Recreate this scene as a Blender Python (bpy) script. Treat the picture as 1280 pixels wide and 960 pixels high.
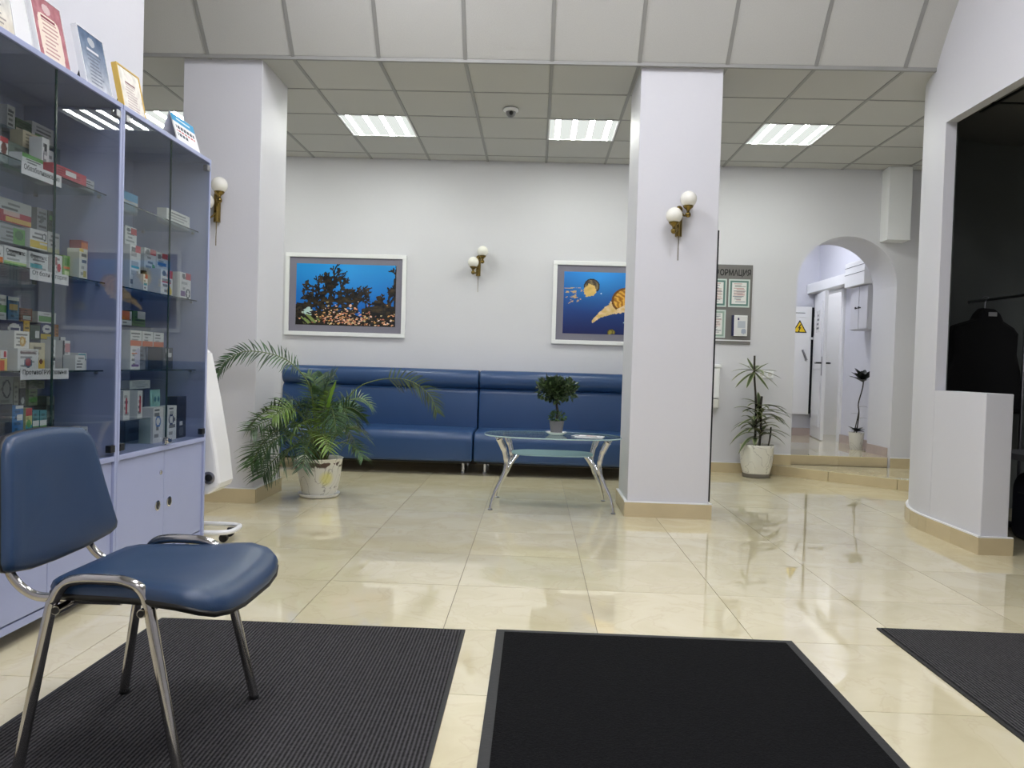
import bpy, bmesh, math, random
import numpy as np
from mathutils import Vector, Matrix
from math import sin, cos, pi, radians
random.seed(7); np.random.seed(7)
for o in list(bpy.data.objects): bpy.data.objects.remove(o)
scene = bpy.context.scene
C = scene.collection

# ------------------------------------------------------------------ camera
def cam_axes(yaw, pitch, roll):
    fwd = Vector((-sin(yaw)*cos(pitch), cos(yaw)*cos(pitch), sin(pitch)))
    right = Vector((cos(yaw), sin(yaw), 0)); up = right.cross(fwd)
    return right*cos(roll)+up*sin(roll), up*cos(roll)-right*sin(roll), fwd
r_, u_, f_ = cam_axes(.02798, -.02368, .02991)
cd = bpy.data.cameras.new('camera'); cam = bpy.data.objects.new('camera', cd); C.objects.link(cam)
cd.sensor_width = 36; cd.sensor_fit = 'HORIZONTAL'; cd.lens = 978.17*36/1280; cd.clip_start = .05; cd.clip_end = 60
M4 = Matrix((( r_.x, u_.x, -f_.x, 0), (r_.y, u_.y, -f_.y, 0), (r_.z, u_.z, -f_.z, 1.0312), (0, 0, 0, 1)))
cam.matrix_world = M4
scene.camera = cam
# ------------------------------------------------------------------ world, exposure, lamp levels
w = bpy.data.worlds.new('world'); scene.world = w; w.use_nodes = True
w.node_tree.nodes['Background'].inputs[0].default_value = (.80, .86, 1, 1)
w.node_tree.nodes['Background'].inputs[1].default_value = 0.0
vs = scene.view_settings
vs.view_transform = 'Standard'; vs.look = 'None'; vs.gamma = 1; vs.use_curve_mapping = False
vs.exposure = 0.52
TUBE_BACK, TUBE_FRONT, TUBE_CORR = 42.0, 86.0, 50.0
COL_BACK, COL_FRONT, COL_CORR = (.97, 1, .93), (.95, .95, 1), (.92, .94, 1)

# ------------------------------------------------------------------ materials
MATS = {}
def lin(c):
    c = np.asarray(c, float)/255
    return np.where(c <= .04045, c/12.92, ((c+.055)/1.055)**2.4)
def L3(c): return tuple(float(x) for x in lin(c))+(1.0,)
def mat(name, rgb, rough=.5, metal=0, var=0, vscale=8, bump=0, bscale=60, spec=.5, coat=0, attr=False, rnd=0, coords='Object'):
    if name in MATS: return MATS[name]
    m = bpy.data.materials.new(name); m.use_nodes = True
    nt = m.node_tree; N = nt.nodes; b = N['Principled BSDF']
    b.inputs['Roughness'].default_value = rough; b.inputs['Metallic'].default_value = metal
    b.inputs['Specular IOR Level'].default_value = spec; b.inputs['Coat Weight'].default_value = coat; b.inputs['Coat Roughness'].default_value = .015
    col = L3(rgb); b.inputs['Base Color'].default_value = col
    tc = N.new('ShaderNodeTexCoord')
    src = None
    if attr:
        a = N.new('ShaderNodeAttribute'); a.attribute_name = 'Col'; src = a.outputs['Color']
    if var:
        n = N.new('ShaderNodeTexNoise'); n.inputs['Scale'].default_value = vscale; n.inputs['Detail'].default_value = 5
        nt.links.new(tc.outputs[coords], n.inputs['Vector'])
        mr = N.new('ShaderNodeMapRange'); mr.inputs[1].default_value = .3; mr.inputs[2].default_value = .7
        mr.inputs[3].default_value = 1-var; mr.inputs[4].default_value = 1+var
        nt.links.new(n.outputs['Fac'], mr.inputs[0])
        mx = N.new('ShaderNodeMix'); mx.data_type = 'RGBA'; mx.blend_type = 'MULTIPLY'; mx.inputs[0].default_value = 1
        mx.inputs[6].default_value = col
        if src: nt.links.new(src, mx.inputs[6])
        nt.links.new(mr.outputs[0], mx.inputs[7]); src = mx.outputs[2]
    if rnd:
        oi = N.new('ShaderNodeObjectInfo'); mr = N.new('ShaderNodeMapRange')
        mr.inputs[3].default_value = 1-rnd; mr.inputs[4].default_value = 1+rnd
        nt.links.new(oi.outputs['Random'], mr.inputs[0])
        mx = N.new('ShaderNodeMix'); mx.data_type = 'RGBA'; mx.blend_type = 'MULTIPLY'; mx.inputs[0].default_value = 1
        mx.inputs[6].default_value = col
        if src: nt.links.new(src, mx.inputs[6])
        nt.links.new(mr.outputs[0], mx.inputs[7]); src = mx.outputs[2]
    if src: nt.links.new(src, b.inputs['Base Color'])
    if bump:
        n = N.new('ShaderNodeTexNoise'); n.inputs['Scale'].default_value = bscale; n.inputs['Detail'].default_value = 4
        nt.links.new(tc.outputs[coords], n.inputs['Vector'])
        bp = N.new('ShaderNodeBump'); bp.inputs['Strength'].default_value = bump; bp.inputs['Distance'].default_value = .004
        nt.links.new(n.outputs['Fac'], bp.inputs['Height']); nt.links.new(bp.outputs[0], b.inputs['Normal'])
    MATS[name] = m
    return m
def emis(name, rgb, s):
    m = bpy.data.materials.new(name); m.use_nodes = True; nt = m.node_tree
    for n in list(nt.nodes):
        if n.type == 'BSDF_PRINCIPLED': nt.nodes.remove(n)
    e = nt.nodes.new('ShaderNodeEmission'); e.inputs[0].default_value = tuple(rgb)+(1,); e.inputs[1].default_value = s
    nt.links.new(e.outputs[0], nt.nodes['Material Output'].inputs[0]); MATS[name] = m
    return m
def glass(name, tint, ior=1.5, boost=1.0, rough=0.0):
    m = bpy.data.materials.new(name); m.use_nodes = True; nt = m.node_tree; N = nt.nodes
    N.remove(N['Principled BSDF'])
    t = N.new('ShaderNodeBsdfTransparent'); t.inputs[0].default_value = tuple(tint)+(1,)
    g = N.new('ShaderNodeBsdfGlossy'); g.inputs['Roughness'].default_value = rough
    lw_ = N.new('ShaderNodeLayerWeight'); lw_.inputs[0].default_value = .5
    pw = N.new('ShaderNodeMath'); pw.operation = 'POWER'; pw.inputs[1].default_value = 5
    mu = N.new('ShaderNodeMath'); mu.operation = 'MULTIPLY_ADD'; f0 = ((ior-1)/(ior+1))**2*boost; mu.inputs[1].default_value = 1-f0; mu.inputs[2].default_value = f0; mu.use_clamp = True
    nt.links.new(lw_.outputs['Facing'], pw.inputs[0])
    mx = N.new('ShaderNodeMixShader')
    nt.links.new(pw.outputs[0], mu.inputs[0]); nt.links.new(mu.outputs[0], mx.inputs[0])
    nt.links.new(t.outputs[0], mx.inputs[1]); nt.links.new(g.outputs[0], mx.inputs[2])
    nt.links.new(mx.outputs[0], N['Material Output'].inputs[0]); MATS[name] = m
    return m

WALL = mat('wall_paint', (214, 214, 219), .55, var=.012, vscale=1.5, bump=.12, bscale=45, coords='Object')
WALLC = mat('corridor_paint', (212, 213, 222), .5, var=.01, bump=.1, bscale=45)
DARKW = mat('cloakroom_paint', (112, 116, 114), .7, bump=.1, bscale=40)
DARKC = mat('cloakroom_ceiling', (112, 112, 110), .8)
def floor_mat():
    m = mat('polished_tile', (228, 219, 186), .01, spec=.9, coat=.42)
    nt = m.node_tree; N = nt.nodes; b = N['Principled BSDF']
    tc = N.new('ShaderNodeTexCoord'); oi = N.new('ShaderNodeObjectInfo')
    sc = N.new('ShaderNodeVectorMath'); sc.operation = 'MULTIPLY_ADD'; sc.inputs[1].default_value = (1, 1, 1)
    cb = N.new('ShaderNodeCombineXYZ'); ml = N.new('ShaderNodeMath'); ml.operation = 'MULTIPLY'; ml.inputs[1].default_value = 37
    nt.links.new(oi.outputs['Random'], ml.inputs[0]); nt.links.new(ml.outputs[0], cb.inputs[0]); nt.links.new(ml.outputs[0], cb.inputs[2])
    nt.links.new(tc.outputs['Object'], sc.inputs[0]); nt.links.new(cb.outputs[0], sc.inputs[2])
    n1 = N.new('ShaderNodeTexNoise'); n1.inputs['Scale'].default_value = 4.2; n1.inputs['Detail'].default_value = 9; n1.inputs['Distortion'].default_value = .7
    nt.links.new(sc.outputs[0], n1.inputs['Vector'])
    rp = N.new('ShaderNodeValToRGB'); e = rp.color_ramp.elements
    e[0].position = .3; e[0].color = L3((219, 208, 172)); e[1].position = .7; e[1].color = L3((231, 222, 190))
    k = e.new(.48); k.color = L3((226, 216, 181)); k2 = e.new(.5); k2.color = L3((221, 209, 175)); k3 = e.new(.52); k3.color = L3((227, 217, 183))
    nt.links.new(n1.outputs['Fac'], rp.inputs[0])
    mr = N.new('ShaderNodeMapRange'); mr.inputs[3].default_value = .95; mr.inputs[4].default_value = 1.05
    nt.links.new(oi.outputs['Random'], mr.inputs[0])
    mx = N.new('ShaderNodeMix'); mx.data_type = 'RGBA'; mx.blend_type = 'MULTIPLY'; mx.inputs[0].default_value = 1
    nt.links.new(rp.outputs[0], mx.inputs[6]); nt.links.new(mr.outputs[0], mx.inputs[7]); nt.links.new(mx.outputs[2], b.inputs['Base Color'])
    return m
TILE = floor_mat()
GROUT = mat('grout', (126, 116, 98), .8)
SKIRT = mat('skirting_tile', (202, 186, 150), .25, var=.05, vscale=6, rnd=.04)
SKIRTP = mat('corridor_skirting', (182, 166, 160), .3, var=.04, rnd=.03)
CAP = mat('white_cap', (236, 236, 236), .4)
CTILE = mat('mineral_tile', (194, 194, 190), .9, var=.035, vscale=160, bump=.35, bscale=140, rnd=.015)
TBAR = mat('grid_metal', (150, 150, 147), .5)
WHITE = mat('white_plastic', (236, 237, 238), .35)
WHITEG = mat('white_gloss', (240, 240, 240), .15)
CAB = mat('lavender_laminate', (164, 172, 206), .4, var=.01)
CABIN = CAB
CHROME = mat('chrome', (205, 205, 208), .09, 1)
CHROME2 = mat('chair_chrome', (176, 174, 172), .13, 1)
STEEL = mat('brushed_steel', (150, 150, 155), .3, 1)
BRASS = mat('brass', (132, 112, 62), .22, 1)
BLACK = mat('black_plastic', (16, 16, 17), .45)
DARK = mat('dark_metal', (40, 42, 46), .35, .5)
BLUE = mat('blue_leatherette', (36, 68, 112), .36, var=.03, vscale=4, bump=.08, bscale=260, spec=.55)
CHBLUE = mat('chair_leatherette', (36, 61, 93), .36, var=.03, vscale=5, bump=.1, bscale=300, spec=.5)
GLASSD = glass('door_glass', (.84, .86, .87), 1.5, 1.35)
GLASSS = glass('shelf_glass', (.86, .93, .9), 1.45, .8)
GLASST = glass('table_glass', (.86, .93, .92), 1.45, 1.0)
GEDGE = mat('glass_edge', (30, 52, 50), .15)
GEDGET = mat('table_glass_edge', (176, 200, 198), .1)
FROST = mat('frosted_glass', (140, 164, 164), .3)
PRINT = mat('print', (255, 255, 255), .45, attr=True)
PRINTG = mat('print_under_glass', (255, 255, 255), .25, attr=True)
LEAFA = mat('leaf', (255, 255, 255), .42, attr=True, var=.15, vscale=9)
OPAL = mat('opal_glass', (238, 236, 226), .22)
SOIL = mat('soil', (46, 34, 26), .95, bump=.6, bscale=50)
STEM = mat('stem_bark', (96, 88, 58), .7, var=.2, vscale=40)
STEMD = mat('dark_stem', (52, 48, 40), .7, var=.2, vscale=40)
INK = mat('ink', (22, 22, 24), .6)
INKG = mat('ink_grey', (70, 70, 74), .6)
RUBBER = mat('rubber_edge', (34, 34, 35), .6, bump=.2, bscale=80)
NAVY = mat('navy_cloth', (14, 17, 34), .8, bump=.4, bscale=120)
CLOTH = mat('black_cloth', (9, 9, 10), .9, bump=.5, bscale=150)
def mat_carpet(name, rgb, ribs):
    m = mat(name, rgb, .95, spec=.1); nt = m.node_tree; N = nt.nodes; b = N['Principled BSDF']
    tc = N.new('ShaderNodeTexCoord')
    n = N.new('ShaderNodeTexNoise'); n.inputs['Scale'].default_value = 160 if not ribs else 90; n.inputs['Detail'].default_value = 3
    nt.links.new(tc.outputs['Object'], n.inputs['Vector'])
    h = n.outputs['Fac']
    if ribs:
        mp = N.new('ShaderNodeMapping'); mp.inputs['Rotation'].default_value = (0, 0, 0)
        nt.links.new(tc.outputs['Object'], mp.inputs[0])
        wv = N.new('ShaderNodeTexWave'); wv.inputs['Scale'].default_value = 26; wv.inputs['Distortion'].default_value = .6; wv.inputs['Detail Scale'].default_value = 8
        wv.bands_direction = 'X'
        nt.links.new(mp.outputs[0], wv.inputs['Vector'])
        ad = N.new('ShaderNodeMath'); ad.operation = 'ADD'; nt.links.new(wv.outputs['Fac'], ad.inputs[0]); nt.links.new(n.outputs['Fac'], ad.inputs[1]); h = ad.outputs[0]
    mr = N.new('ShaderNodeMapRange'); mr.inputs[1].default_value = .25 if not ribs else .5; mr.inputs[2].default_value = .75 if not ribs else 1.5
    nt.links.new(h, mr.inputs[0])
    rp = N.new('ShaderNodeMix'); rp.data_type = 'RGBA'
    c = np.array(rgb, float); rp.inputs[6].default_value = L3(c*.62); rp.inputs[7].default_value = L3(np.minimum(c*1.45, 255))
    nt.links.new(mr.outputs[0], rp.inputs[0]); nt.links.new(rp.outputs[2], b.inputs['Base Color'])
    bp = N.new('ShaderNodeBump'); bp.inputs['Strength'].default_value = .8; bp.inputs['Distance'].default_value = .006
    nt.links.new(h, bp.inputs['Height']); nt.links.new(bp.outputs[0], b.inputs['Normal'])
    return m
RIB = mat_carpet('ribbed_carpet', (60, 59, 60), True)
PLUSH = mat_carpet('plush_carpet', (18, 18, 19), False)
def pot_mat(name, kind):
    m = mat(name, (226, 224, 216), .3); nt = m.node_tree; N = nt.nodes; b = N['Principled BSDF']
    tc = N.new('ShaderNodeTexCoord')
    n = N.new('ShaderNodeTexNoise'); n.inputs['Scale'].default_value = 5; n.inputs['Detail'].default_value = 3; n.inputs['Distortion'].default_value = 1.0
    nt.links.new(tc.outputs['Object'], n.inputs['Vector'])
    rp = N.new('ShaderNodeValToRGB'); e = rp.color_ramp.elements
    e[0].position = .485; e[0].color = (1, 1, 1, 1); e[1].position = .515; e[1].color = (1, 1, 1, 1)
    k = e.new(.5); k.color = (.28, .25, .24, 1)
    nt.links.new(n.outputs['Fac'], rp.inputs[0])
    mx = N.new('ShaderNodeMix'); mx.data_type = 'RGBA'; mx.blend_type = 'MULTIPLY'; mx.inputs[0].default_value = .8 if kind else .6
    mx.inputs[6].default_value = L3((228, 226, 216)); nt.links.new(rp.outputs[0], mx.inputs[7])
    out = mx.outputs[2]
    if kind:   # painted band of brown marks under the rim and a yellow spot
        sx = N.new('ShaderNodeSeparateXYZ'); nt.links.new(tc.outputs['Object'], sx.inputs[0])
        band = N.new('ShaderNodeMapRange'); band.interpolation_type = 'SMOOTHSTEP'
        band.inputs[1].default_value = .225; band.inputs[2].default_value = .24; nt.links.new(sx.outputs[2], band.inputs[0])
        band2 = N.new('ShaderNodeMapRange'); band2.interpolation_type = 'SMOOTHSTEP'
        band2.inputs[1].default_value = .28; band2.inputs[2].default_value = .265; nt.links.new(sx.outputs[2], band2.inputs[0])
        n2 = N.new('ShaderNodeTexNoise'); n2.inputs['Scale'].default_value = 16; nt.links.new(tc.outputs['Object'], n2.inputs['Vector'])
        g = N.new('ShaderNodeMath'); g.operation = 'GREATER_THAN'; g.inputs[1].default_value = .53; nt.links.new(n2.outputs['Fac'], g.inputs[0])
        a = N.new('ShaderNodeMath'); a.operation = 'MULTIPLY'; nt.links.new(band.outputs[0], a.inputs[0]); nt.links.new(band2.outputs[0], a.inputs[1])
        a2 = N.new('ShaderNodeMath'); a2.operation = 'MULTIPLY'; nt.links.new(a.outputs[0], a2.inputs[0]); nt.links.new(g.outputs[0], a2.inputs[1])
        m2 = N.new('ShaderNodeMix'); m2.data_type = 'RGBA'; nt.links.new(a2.outputs[0], m2.inputs[0]); nt.links.new(out, m2.inputs[6]); m2.inputs[7].default_value = L3((84, 62, 52)); out = m2.outputs[2]
        vd = N.new('ShaderNodeVectorMath'); vd.operation = 'DISTANCE'; vd.inputs[1].default_value = (.09, -.13, .15); nt.links.new(tc.outputs['Object'], vd.inputs[0])
        ys = N.new('ShaderNodeMapRange'); ys.inputs[1].default_value = .065; ys.inputs[2].default_value = .03; ys.inputs[4].default_value = .75; nt.links.new(vd.outputs['Value'], ys.inputs[0])
        m3 = N.new('ShaderNodeMix'); m3.data_type = 'RGBA'; nt.links.new(ys.outputs[0], m3.inputs[0]); nt.links.new(out, m3.inputs[6]); m3.inputs[7].default_value = L3((226, 220, 120)); out = m3.outputs[2]
    nt.links.new(out, b.inputs['Base Color'])
    return m
POTA, POTB = pot_mat('painted_pot', 1), pot_mat('veined_pot', 0)

# ------------------------------------------------------------------ mesh helpers
class MB:
    def __init__(s): s.v = []; s.f = []; s.c = None
    def add(s, vs, fs):
        n = len(s.v); s.v += [tuple(p) for p in vs]; s.f += [tuple(i+n for i in q) for q in fs]; return s
    def box(s, x0, x1, y0, y1, z0, z1):
        return s.add([(x0,y0,z0),(x1,y0,z0),(x1,y1,z0),(x0,y1,z0),(x0,y0,z1),(x1,y0,z1),(x1,y1,z1),(x0,y1,z1)],
                     [(0,3,2,1),(4,5,6,7),(0,1,5,4),(1,2,6,5),(2,3,7,6),(3,0,4,7)])
    def tube(s, pts, r, n=10, caps=True, sq=1.0):
        P = [Vector(p) for p in pts]; R = r if isinstance(r, (list, tuple)) else [r]*len(P)
        T = [(P[min(i+1, len(P)-1)]-P[max(i-1, 0)]).normalized() for i in range(len(P))]
        a = Vector((0, 0, 1)) if abs(T[0].z) < .9 else Vector((0, 1, 0))
        u = (a-T[0]*a.dot(T[0])).normalized(); vs = []; fs = []
        for i, p in enumerate(P):
            u = (u-T[i]*u.dot(T[i])).normalized(); w_ = T[i].cross(u)
            for k in range(n):
                t = 2*pi*k/n; vs.append(p+(u*cos(t)+w_*sin(t)*sq)*R[i])
        for i in range(len(P)-1):
            for k in range(n):
                k2 = (k+1) % n; fs.append((i*n+k, i*n+k2, (i+1)*n+k2, (i+1)*n+k))
        if caps:
            fs.append(tuple(range(n-1, -1, -1))); fs.append(tuple((len(P)-1)*n+k for k in range(n)))
        return s.add(vs, fs)
    def lathe(s, prof, c=(0, 0, 0), n=28, ax='z', sqr=0):
        vs = []; fs = []
        for r, z in prof:
            for k in range(n):
                t = 2*pi*k/n
                a, b = r*cos(t), r*sin(t)
                if sqr:
                    q = (abs(cos(t))**4+abs(sin(t))**4)**(-.25); a *= 1+(q-1)*sqr; b *= 1+(q-1)*sqr
                vs.append((c[0]+a, c[1]+b, c[2]+z) if ax == 'z' else ((c[0]+a, c[1]-z, c[2]+b) if ax == 'y' else (c[0]+z, c[1]+a, c[2]+b)))
        for i in range(len(prof)-1):
            for k in range(n):
                k2 = (k+1) % n; fs.append((i*n+k, i*n+k2, (i+1)*n+k2, (i+1)*n+k))
        fs.append(tuple(range(n-1, -1, -1))); fs.append(tuple((len(prof)-1)*n+k for k in range(n)))
        return s.add(vs, fs)
    def sphere(s, c, r, n=20, m=12, sc=(1, 1, 1)):
        vs = []; fs = []
        for i in range(m+1):
            p = pi*i/m-pi/2; p = max(min(p, pi/2-.02), -pi/2+.02)
            for k in range(n):
                t = 2*pi*k/n; vs.append((c[0]+r*sc[0]*cos(p)*cos(t), c[1]+r*sc[1]*cos(p)*sin(t), c[2]+r*sc[2]*sin(p)))
        for i in range(m):
            for k in range(n):
                k2 = (k+1) % n; fs.append((i*n+k, i*n+k2, (i+1)*n+k2, (i+1)*n+k))
        fs.append(tuple(range(n-1, -1, -1))); fs.append(tuple(m*n+k for k in range(n)))
        return s.add(vs, fs)
    def prism(s, out, fn, d0, d1):       # out: list of 2-D points (ccw), fn(a,b,d)->xyz
        n = len(out)
        vs = [fn(a, b, d0) for a, b in out]+[fn(a, b, d1) for a, b in out]
        fs = [tuple(range(n-1, -1, -1)), tuple(range(n, 2*n))]+[(k, (k+1) % n, n+(k+1) % n, n+k) for k in range(n)]
        return s.add(vs, fs)
    def loft(s, secs, close=True, caps=True):   # secs: list of equal-length loops
        n = len(secs[0]); vs = [p for q in secs for p in q]; fs = []
        for i in range(len(secs)-1):
            for k in range(n if close else n-1):
                k2 = (k+1) % n; fs.append((i*n+k, i*n+k2, (i+1)*n+k2, (i+1)*n+k))
        if caps: fs.append(tuple(range(n-1, -1, -1))); fs.append(tuple((len(secs)-1)*n+k for k in range(n)))
        return s.add(vs, fs)
def crv(pts, n=8):
    P = [Vector(p) for p in pts]; out = []
    for i in range(len(P)-1):
        p0, p1, p2, p3 = P[max(i-1, 0)], P[i], P[i+1], P[min(i+2, len(P)-1)]
        for k in range(n):
            t = k/n; out.append(.5*((2*p1)+(p2-p0)*t+(2*p0-5*p1+4*p2-p3)*t*t+(3*p1-p0-3*p2+p3)*t**3))
    out.append(P[-1]); return out
def wloc(o):
    v = Vector((0, 0, 0))
    while o: v += o.location; o = o.parent
    return v
def obj(name, mb, m, parent=None, smooth=None, bev=0, base=True, seg=2, cols=None, kind=None):
    me = bpy.data.meshes.new(name)
    V = mb.v
    if parent: off = wloc(parent); loc = None
    elif base:
        xs, ys, zs = zip(*V); off = Vector(((min(xs)+max(xs))/2, (min(ys)+max(ys))/2, min(zs)))
    else: off = Vector((0, 0, 0))
    me.from_pydata([(p[0]-off.x, p[1]-off.y, p[2]-off.z) for p in V], [], mb.f)
    if cols is None and len(mb.f) > 6:
        bm = bmesh.new(); bm.from_mesh(me); bmesh.ops.recalc_face_normals(bm, faces=bm.faces); bm.to_mesh(me); bm.free()
    me.materials.append(m)
    if cols is not None:
        a = me.color_attributes.new('Col', 'FLOAT_COLOR', 'POINT')
        c = np.ones((len(V), 4)); c[:, :3] = cols; a.data.foreach_set('color', c.ravel())
    if smooth:
        me.polygons.foreach_set('use_smooth', [True]*len(me.polygons))
        me.set_sharp_from_angle(angle=radians(smooth))
    me.update()
    o = bpy.data.objects.new(name, me); C.objects.link(o)
    if parent: o.parent = parent
    else: o.location = off
    if bev:
        b = o.modifiers.new('bevel', 'BEVEL'); b.width = bev; b.segments = seg; b.limit_method = 'ANGLE'; b.angle_limit = radians(40)
    if kind: o['kind'] = kind
    return o
def tag(o, label, cat, group=None):
    o['label'] = label; o['category'] = cat
    if group: o['group'] = group
    return o
def thing(name, label, cat, loc, group=None):
    o = bpy.data.objects.new(name, None); C.objects.link(o); o.location = loc; o.empty_display_size = .1
    return tag(o, label, cat, group)
def struct(name, mb, m, parent=None, **k):
    o = obj(name, mb, m, parent, base=False, **k)
    if not parent: o['kind'] = 'structure'
    return o
def put(name, src, parent, loc, rot=None, kind=None):   # a copy sharing mesh data
    o = bpy.data.objects.new(name, src); C.objects.link(o); o.parent = parent; o.location = Vector(loc)-wloc(parent)
    if rot: o.rotation_euler = rot
    return o
def B(*a): return MB().box(*a)
def paint(name, w_, h_, nx, ny, func, parent, o0, uu, vv, m=PRINT, label=None):
    o0, uu, vv = Vector(o0), Vector(uu), Vector(vv)
    off = wloc(parent)
    us = np.linspace(0, 1, nx+1); vs_ = np.linspace(0, 1, ny+1)
    V = [o0+uu*(a*w_)+vv*(b*h_)-off for b in vs_ for a in us]
    F = [(j*(nx+1)+i, j*(nx+1)+i+1, (j+1)*(nx+1)+i+1, (j+1)*(nx+1)+i) for j in range(ny) for i in range(nx)]
    me = bpy.data.meshes.new(name); me.from_pydata(V, [], F); me.materials.append(m)
    U, W = np.meshgrid((us[:-1]+us[1:])/2, (vs_[:-1]+vs_[1:])/2)
    col = lin(np.clip(func(U.ravel(), W.ravel()), 0, 255))
    a = me.color_attributes.new('Col', 'FLOAT_COLOR', 'CORNER')
    c = np.ones((len(F)*4, 4)); c[:, :3] = np.repeat(col, 4, axis=0); a.data.foreach_set('color', c.ravel())
    me.update()
    o = bpy.data.objects.new(name, me); C.objects.link(o); o.parent = parent
    return o
def text(name, s, parent, o0, uu, vv, width, height, m=INK, bold=.012):
    cu = bpy.data.curves.new(name, 'FONT'); cu.body = s; cu.size = 1; cu.resolution_u = 3; cu.offset = bold
    t = bpy.data.objects.new(name, cu); C.objects.link(t); bpy.context.view_layer.update()
    me = bpy.data.meshes.new_from_object(t.evaluated_get(bpy.context.evaluated_depsgraph_get()))
    bpy.data.objects.remove(t)
    co = np.zeros(len(me.vertices)*3); me.vertices.foreach_get('co', co); co = co.reshape(-1, 3)
    mn, mx = co.min(0), co.max(0)
    sx = width/max(mx[0]-mn[0], 1e-6); sy = height/max(mx[1]-mn[1], 1e-6)
    P = np.array(o0)-np.array(wloc(parent))
    new = P+np.outer((co[:, 0]-mn[0])*sx, uu)+np.outer((co[:, 1]-mn[1])*sy, vv)
    me.vertices.foreach_set('co', new.ravel()); me.materials.clear(); me.materials.append(m); me.update()
    o = bpy.data.objects.new(name, me); C.objects.link(o); o.parent = parent
    return o
Xv, Yv, Zv = (1, 0, 0), (0, 1, 0), (0, 0, 1)

# ================================================================== SETTING
ZC, YE, YB = 3.12, 5.455, 8.08
XL, XR = -4.6, 4.3
# ---- floor: grout bed with one polished tile after another
floor = struct('floor', B(XL-.1, 4.7, -2.5, 8.2, -.1, -.006), GROUT)
tmesh = {}
def tile_mesh(w_, d_, h=.006, ch=.0006, g=.0014):
    k = (round(w_, 3), round(d_, 3))
    if k not in tmesh:
        a, b = w_/2-g, d_/2-g
        mb = B(-a, a, -b, b, 0, h)
        me = bpy.data.meshes.new('floor_tile'); me.from_pydata(mb.v, [], mb.f); me.materials.append(TILE); tmesh[k] = me
    return tmesh[k]
gx = [-.923+.6*k for k in range(-7, 11)]; gy = [3.614+.6*j for j in range(-7, 9)]
for i in range(len(gx)-1):
    for j in range(len(gy)-1):
        x0, x1 = max(gx[i], XL), min(gx[i+1], 4.6); y0, y1 = gy[j], min(gy[j+1], YB)
        if x1-x0 < .02 or y1-y0 < .02: continue
        if x1 < -2.25 and y1 < 4.2: continue
        put('floor_tile', tile_mesh(x1-x0, y1-y0), floor, ((x0+x1)/2, (y0+y1)/2, -.006))
# ---- walls
mb = MB()                                                   # back wall with the arched opening
AX0, AX1, ASP, AY1 = 2.65, 3.655, 1.955, 8.64
mb.box(XL, AX0, YB, AY1, 0, 3.3); mb.box(AX1, XR+.1, YB, AY1, 0, 3.3)
ar = (AX1-AX0)/2; acx = (AX0+AX1)/2; NA = 28
fr, bk, tf, tb = [], [], [], []
for k in range(NA+1):
    t = pi-pi*k/NA; x, z = acx+ar*cos(t), ASP+ar*.975*sin(t)
    fr.append((x, YB, z)); bk.append((x, AY1, z)); tf.append((x, YB, 3.3)); tb.append((x, AY1, 3.3))
n = NA+1
vs_ = fr+bk+tf+tb; fs_ = []
for k in range(NA):
    fs_ += [(k, k+1, 2*n+k+1, 2*n+k), (n+k+1, n+k, 3*n+k, 3*n+k+1), (k+1, k, n+k, n+k+1)]
mb.add(vs_, fs_)
struct('wall_back', mb, WALL, smooth=30)
struct('wall_left', B(-2.75, -2.2, -2.4, 4.28, 0, 4.2), WALL)
struct('wall_left_return', B(XL, -2.75, 4.2, 4.28, 0, 4.2), WALL)
struct('wall_left_far', B(XL-.1, XL, 4.2, AY1, 0, 4.2), WALL)
struct('wall_behind', B(-2.75, 4.7, -2.5, -2.4, 0, 4.2), WALL)
struct('wall_right_back', B(XR, XR+.1, 6.4, YB, 0, 3.3), WALL)
# partition on the right: low wall, lintel, full-height curved end
mb = MB()
arc = [(3.86-1.2*cos(t), 5.3+1.2*sin(t)) for t in np.linspace(0, pi/2, 25)]
outer = [(2.66, 5.27)]+arc+[(XR, 6.5)]
inner = [(2.73, 5.27)]+[(3.86-1.13*cos(t), 5.3+1.13*sin(t)) for t in np.linspace(0, pi/2, 25)]+[(XR, 6.43)]
secs = [[(a[0], a[1], 0), (b[0], b[1], 0), (b[0], b[1], 4.2), (a[0], a[1], 4.2)] for a, b in zip(outer, inner)]
mb.loft(secs)
struct('wall_right', mb, WALL, smooth=25)
struct('wall_right_lintel', B(2.66, 2.73, 3.3, 5.27, 2.715, 4.2), WALL)
struct('wall_right_near', B(2.66, 2.76, -2.4, 3.3, 0, 4.2), WALL)
struct('wall_right_low', B(2.66, 2.82, 4.675, 5.27, 0, .95), WALL, bev=.004)
# dark cloakroom shell behind the partition
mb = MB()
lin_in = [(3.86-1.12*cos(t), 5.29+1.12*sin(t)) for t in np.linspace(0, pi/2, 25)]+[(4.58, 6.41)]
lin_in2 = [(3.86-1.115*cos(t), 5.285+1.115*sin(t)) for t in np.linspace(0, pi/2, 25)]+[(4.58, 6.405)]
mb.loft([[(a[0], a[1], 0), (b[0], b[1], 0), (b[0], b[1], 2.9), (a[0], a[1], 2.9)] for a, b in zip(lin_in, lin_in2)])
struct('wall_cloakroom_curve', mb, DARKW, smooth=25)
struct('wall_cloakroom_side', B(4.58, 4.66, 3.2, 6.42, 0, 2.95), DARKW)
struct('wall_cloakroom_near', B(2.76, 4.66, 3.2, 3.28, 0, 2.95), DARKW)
cc = struct('ceiling_cloakroom', MB().prism([(2.735, 3.25), (4.6, 3.25), (4.6, 6.41)]+[(a, b) for a, b in reversed(lin_in[:-1])], lambda x, y, d: (x, y, d), 2.9, 2.96), DARKC)
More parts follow.
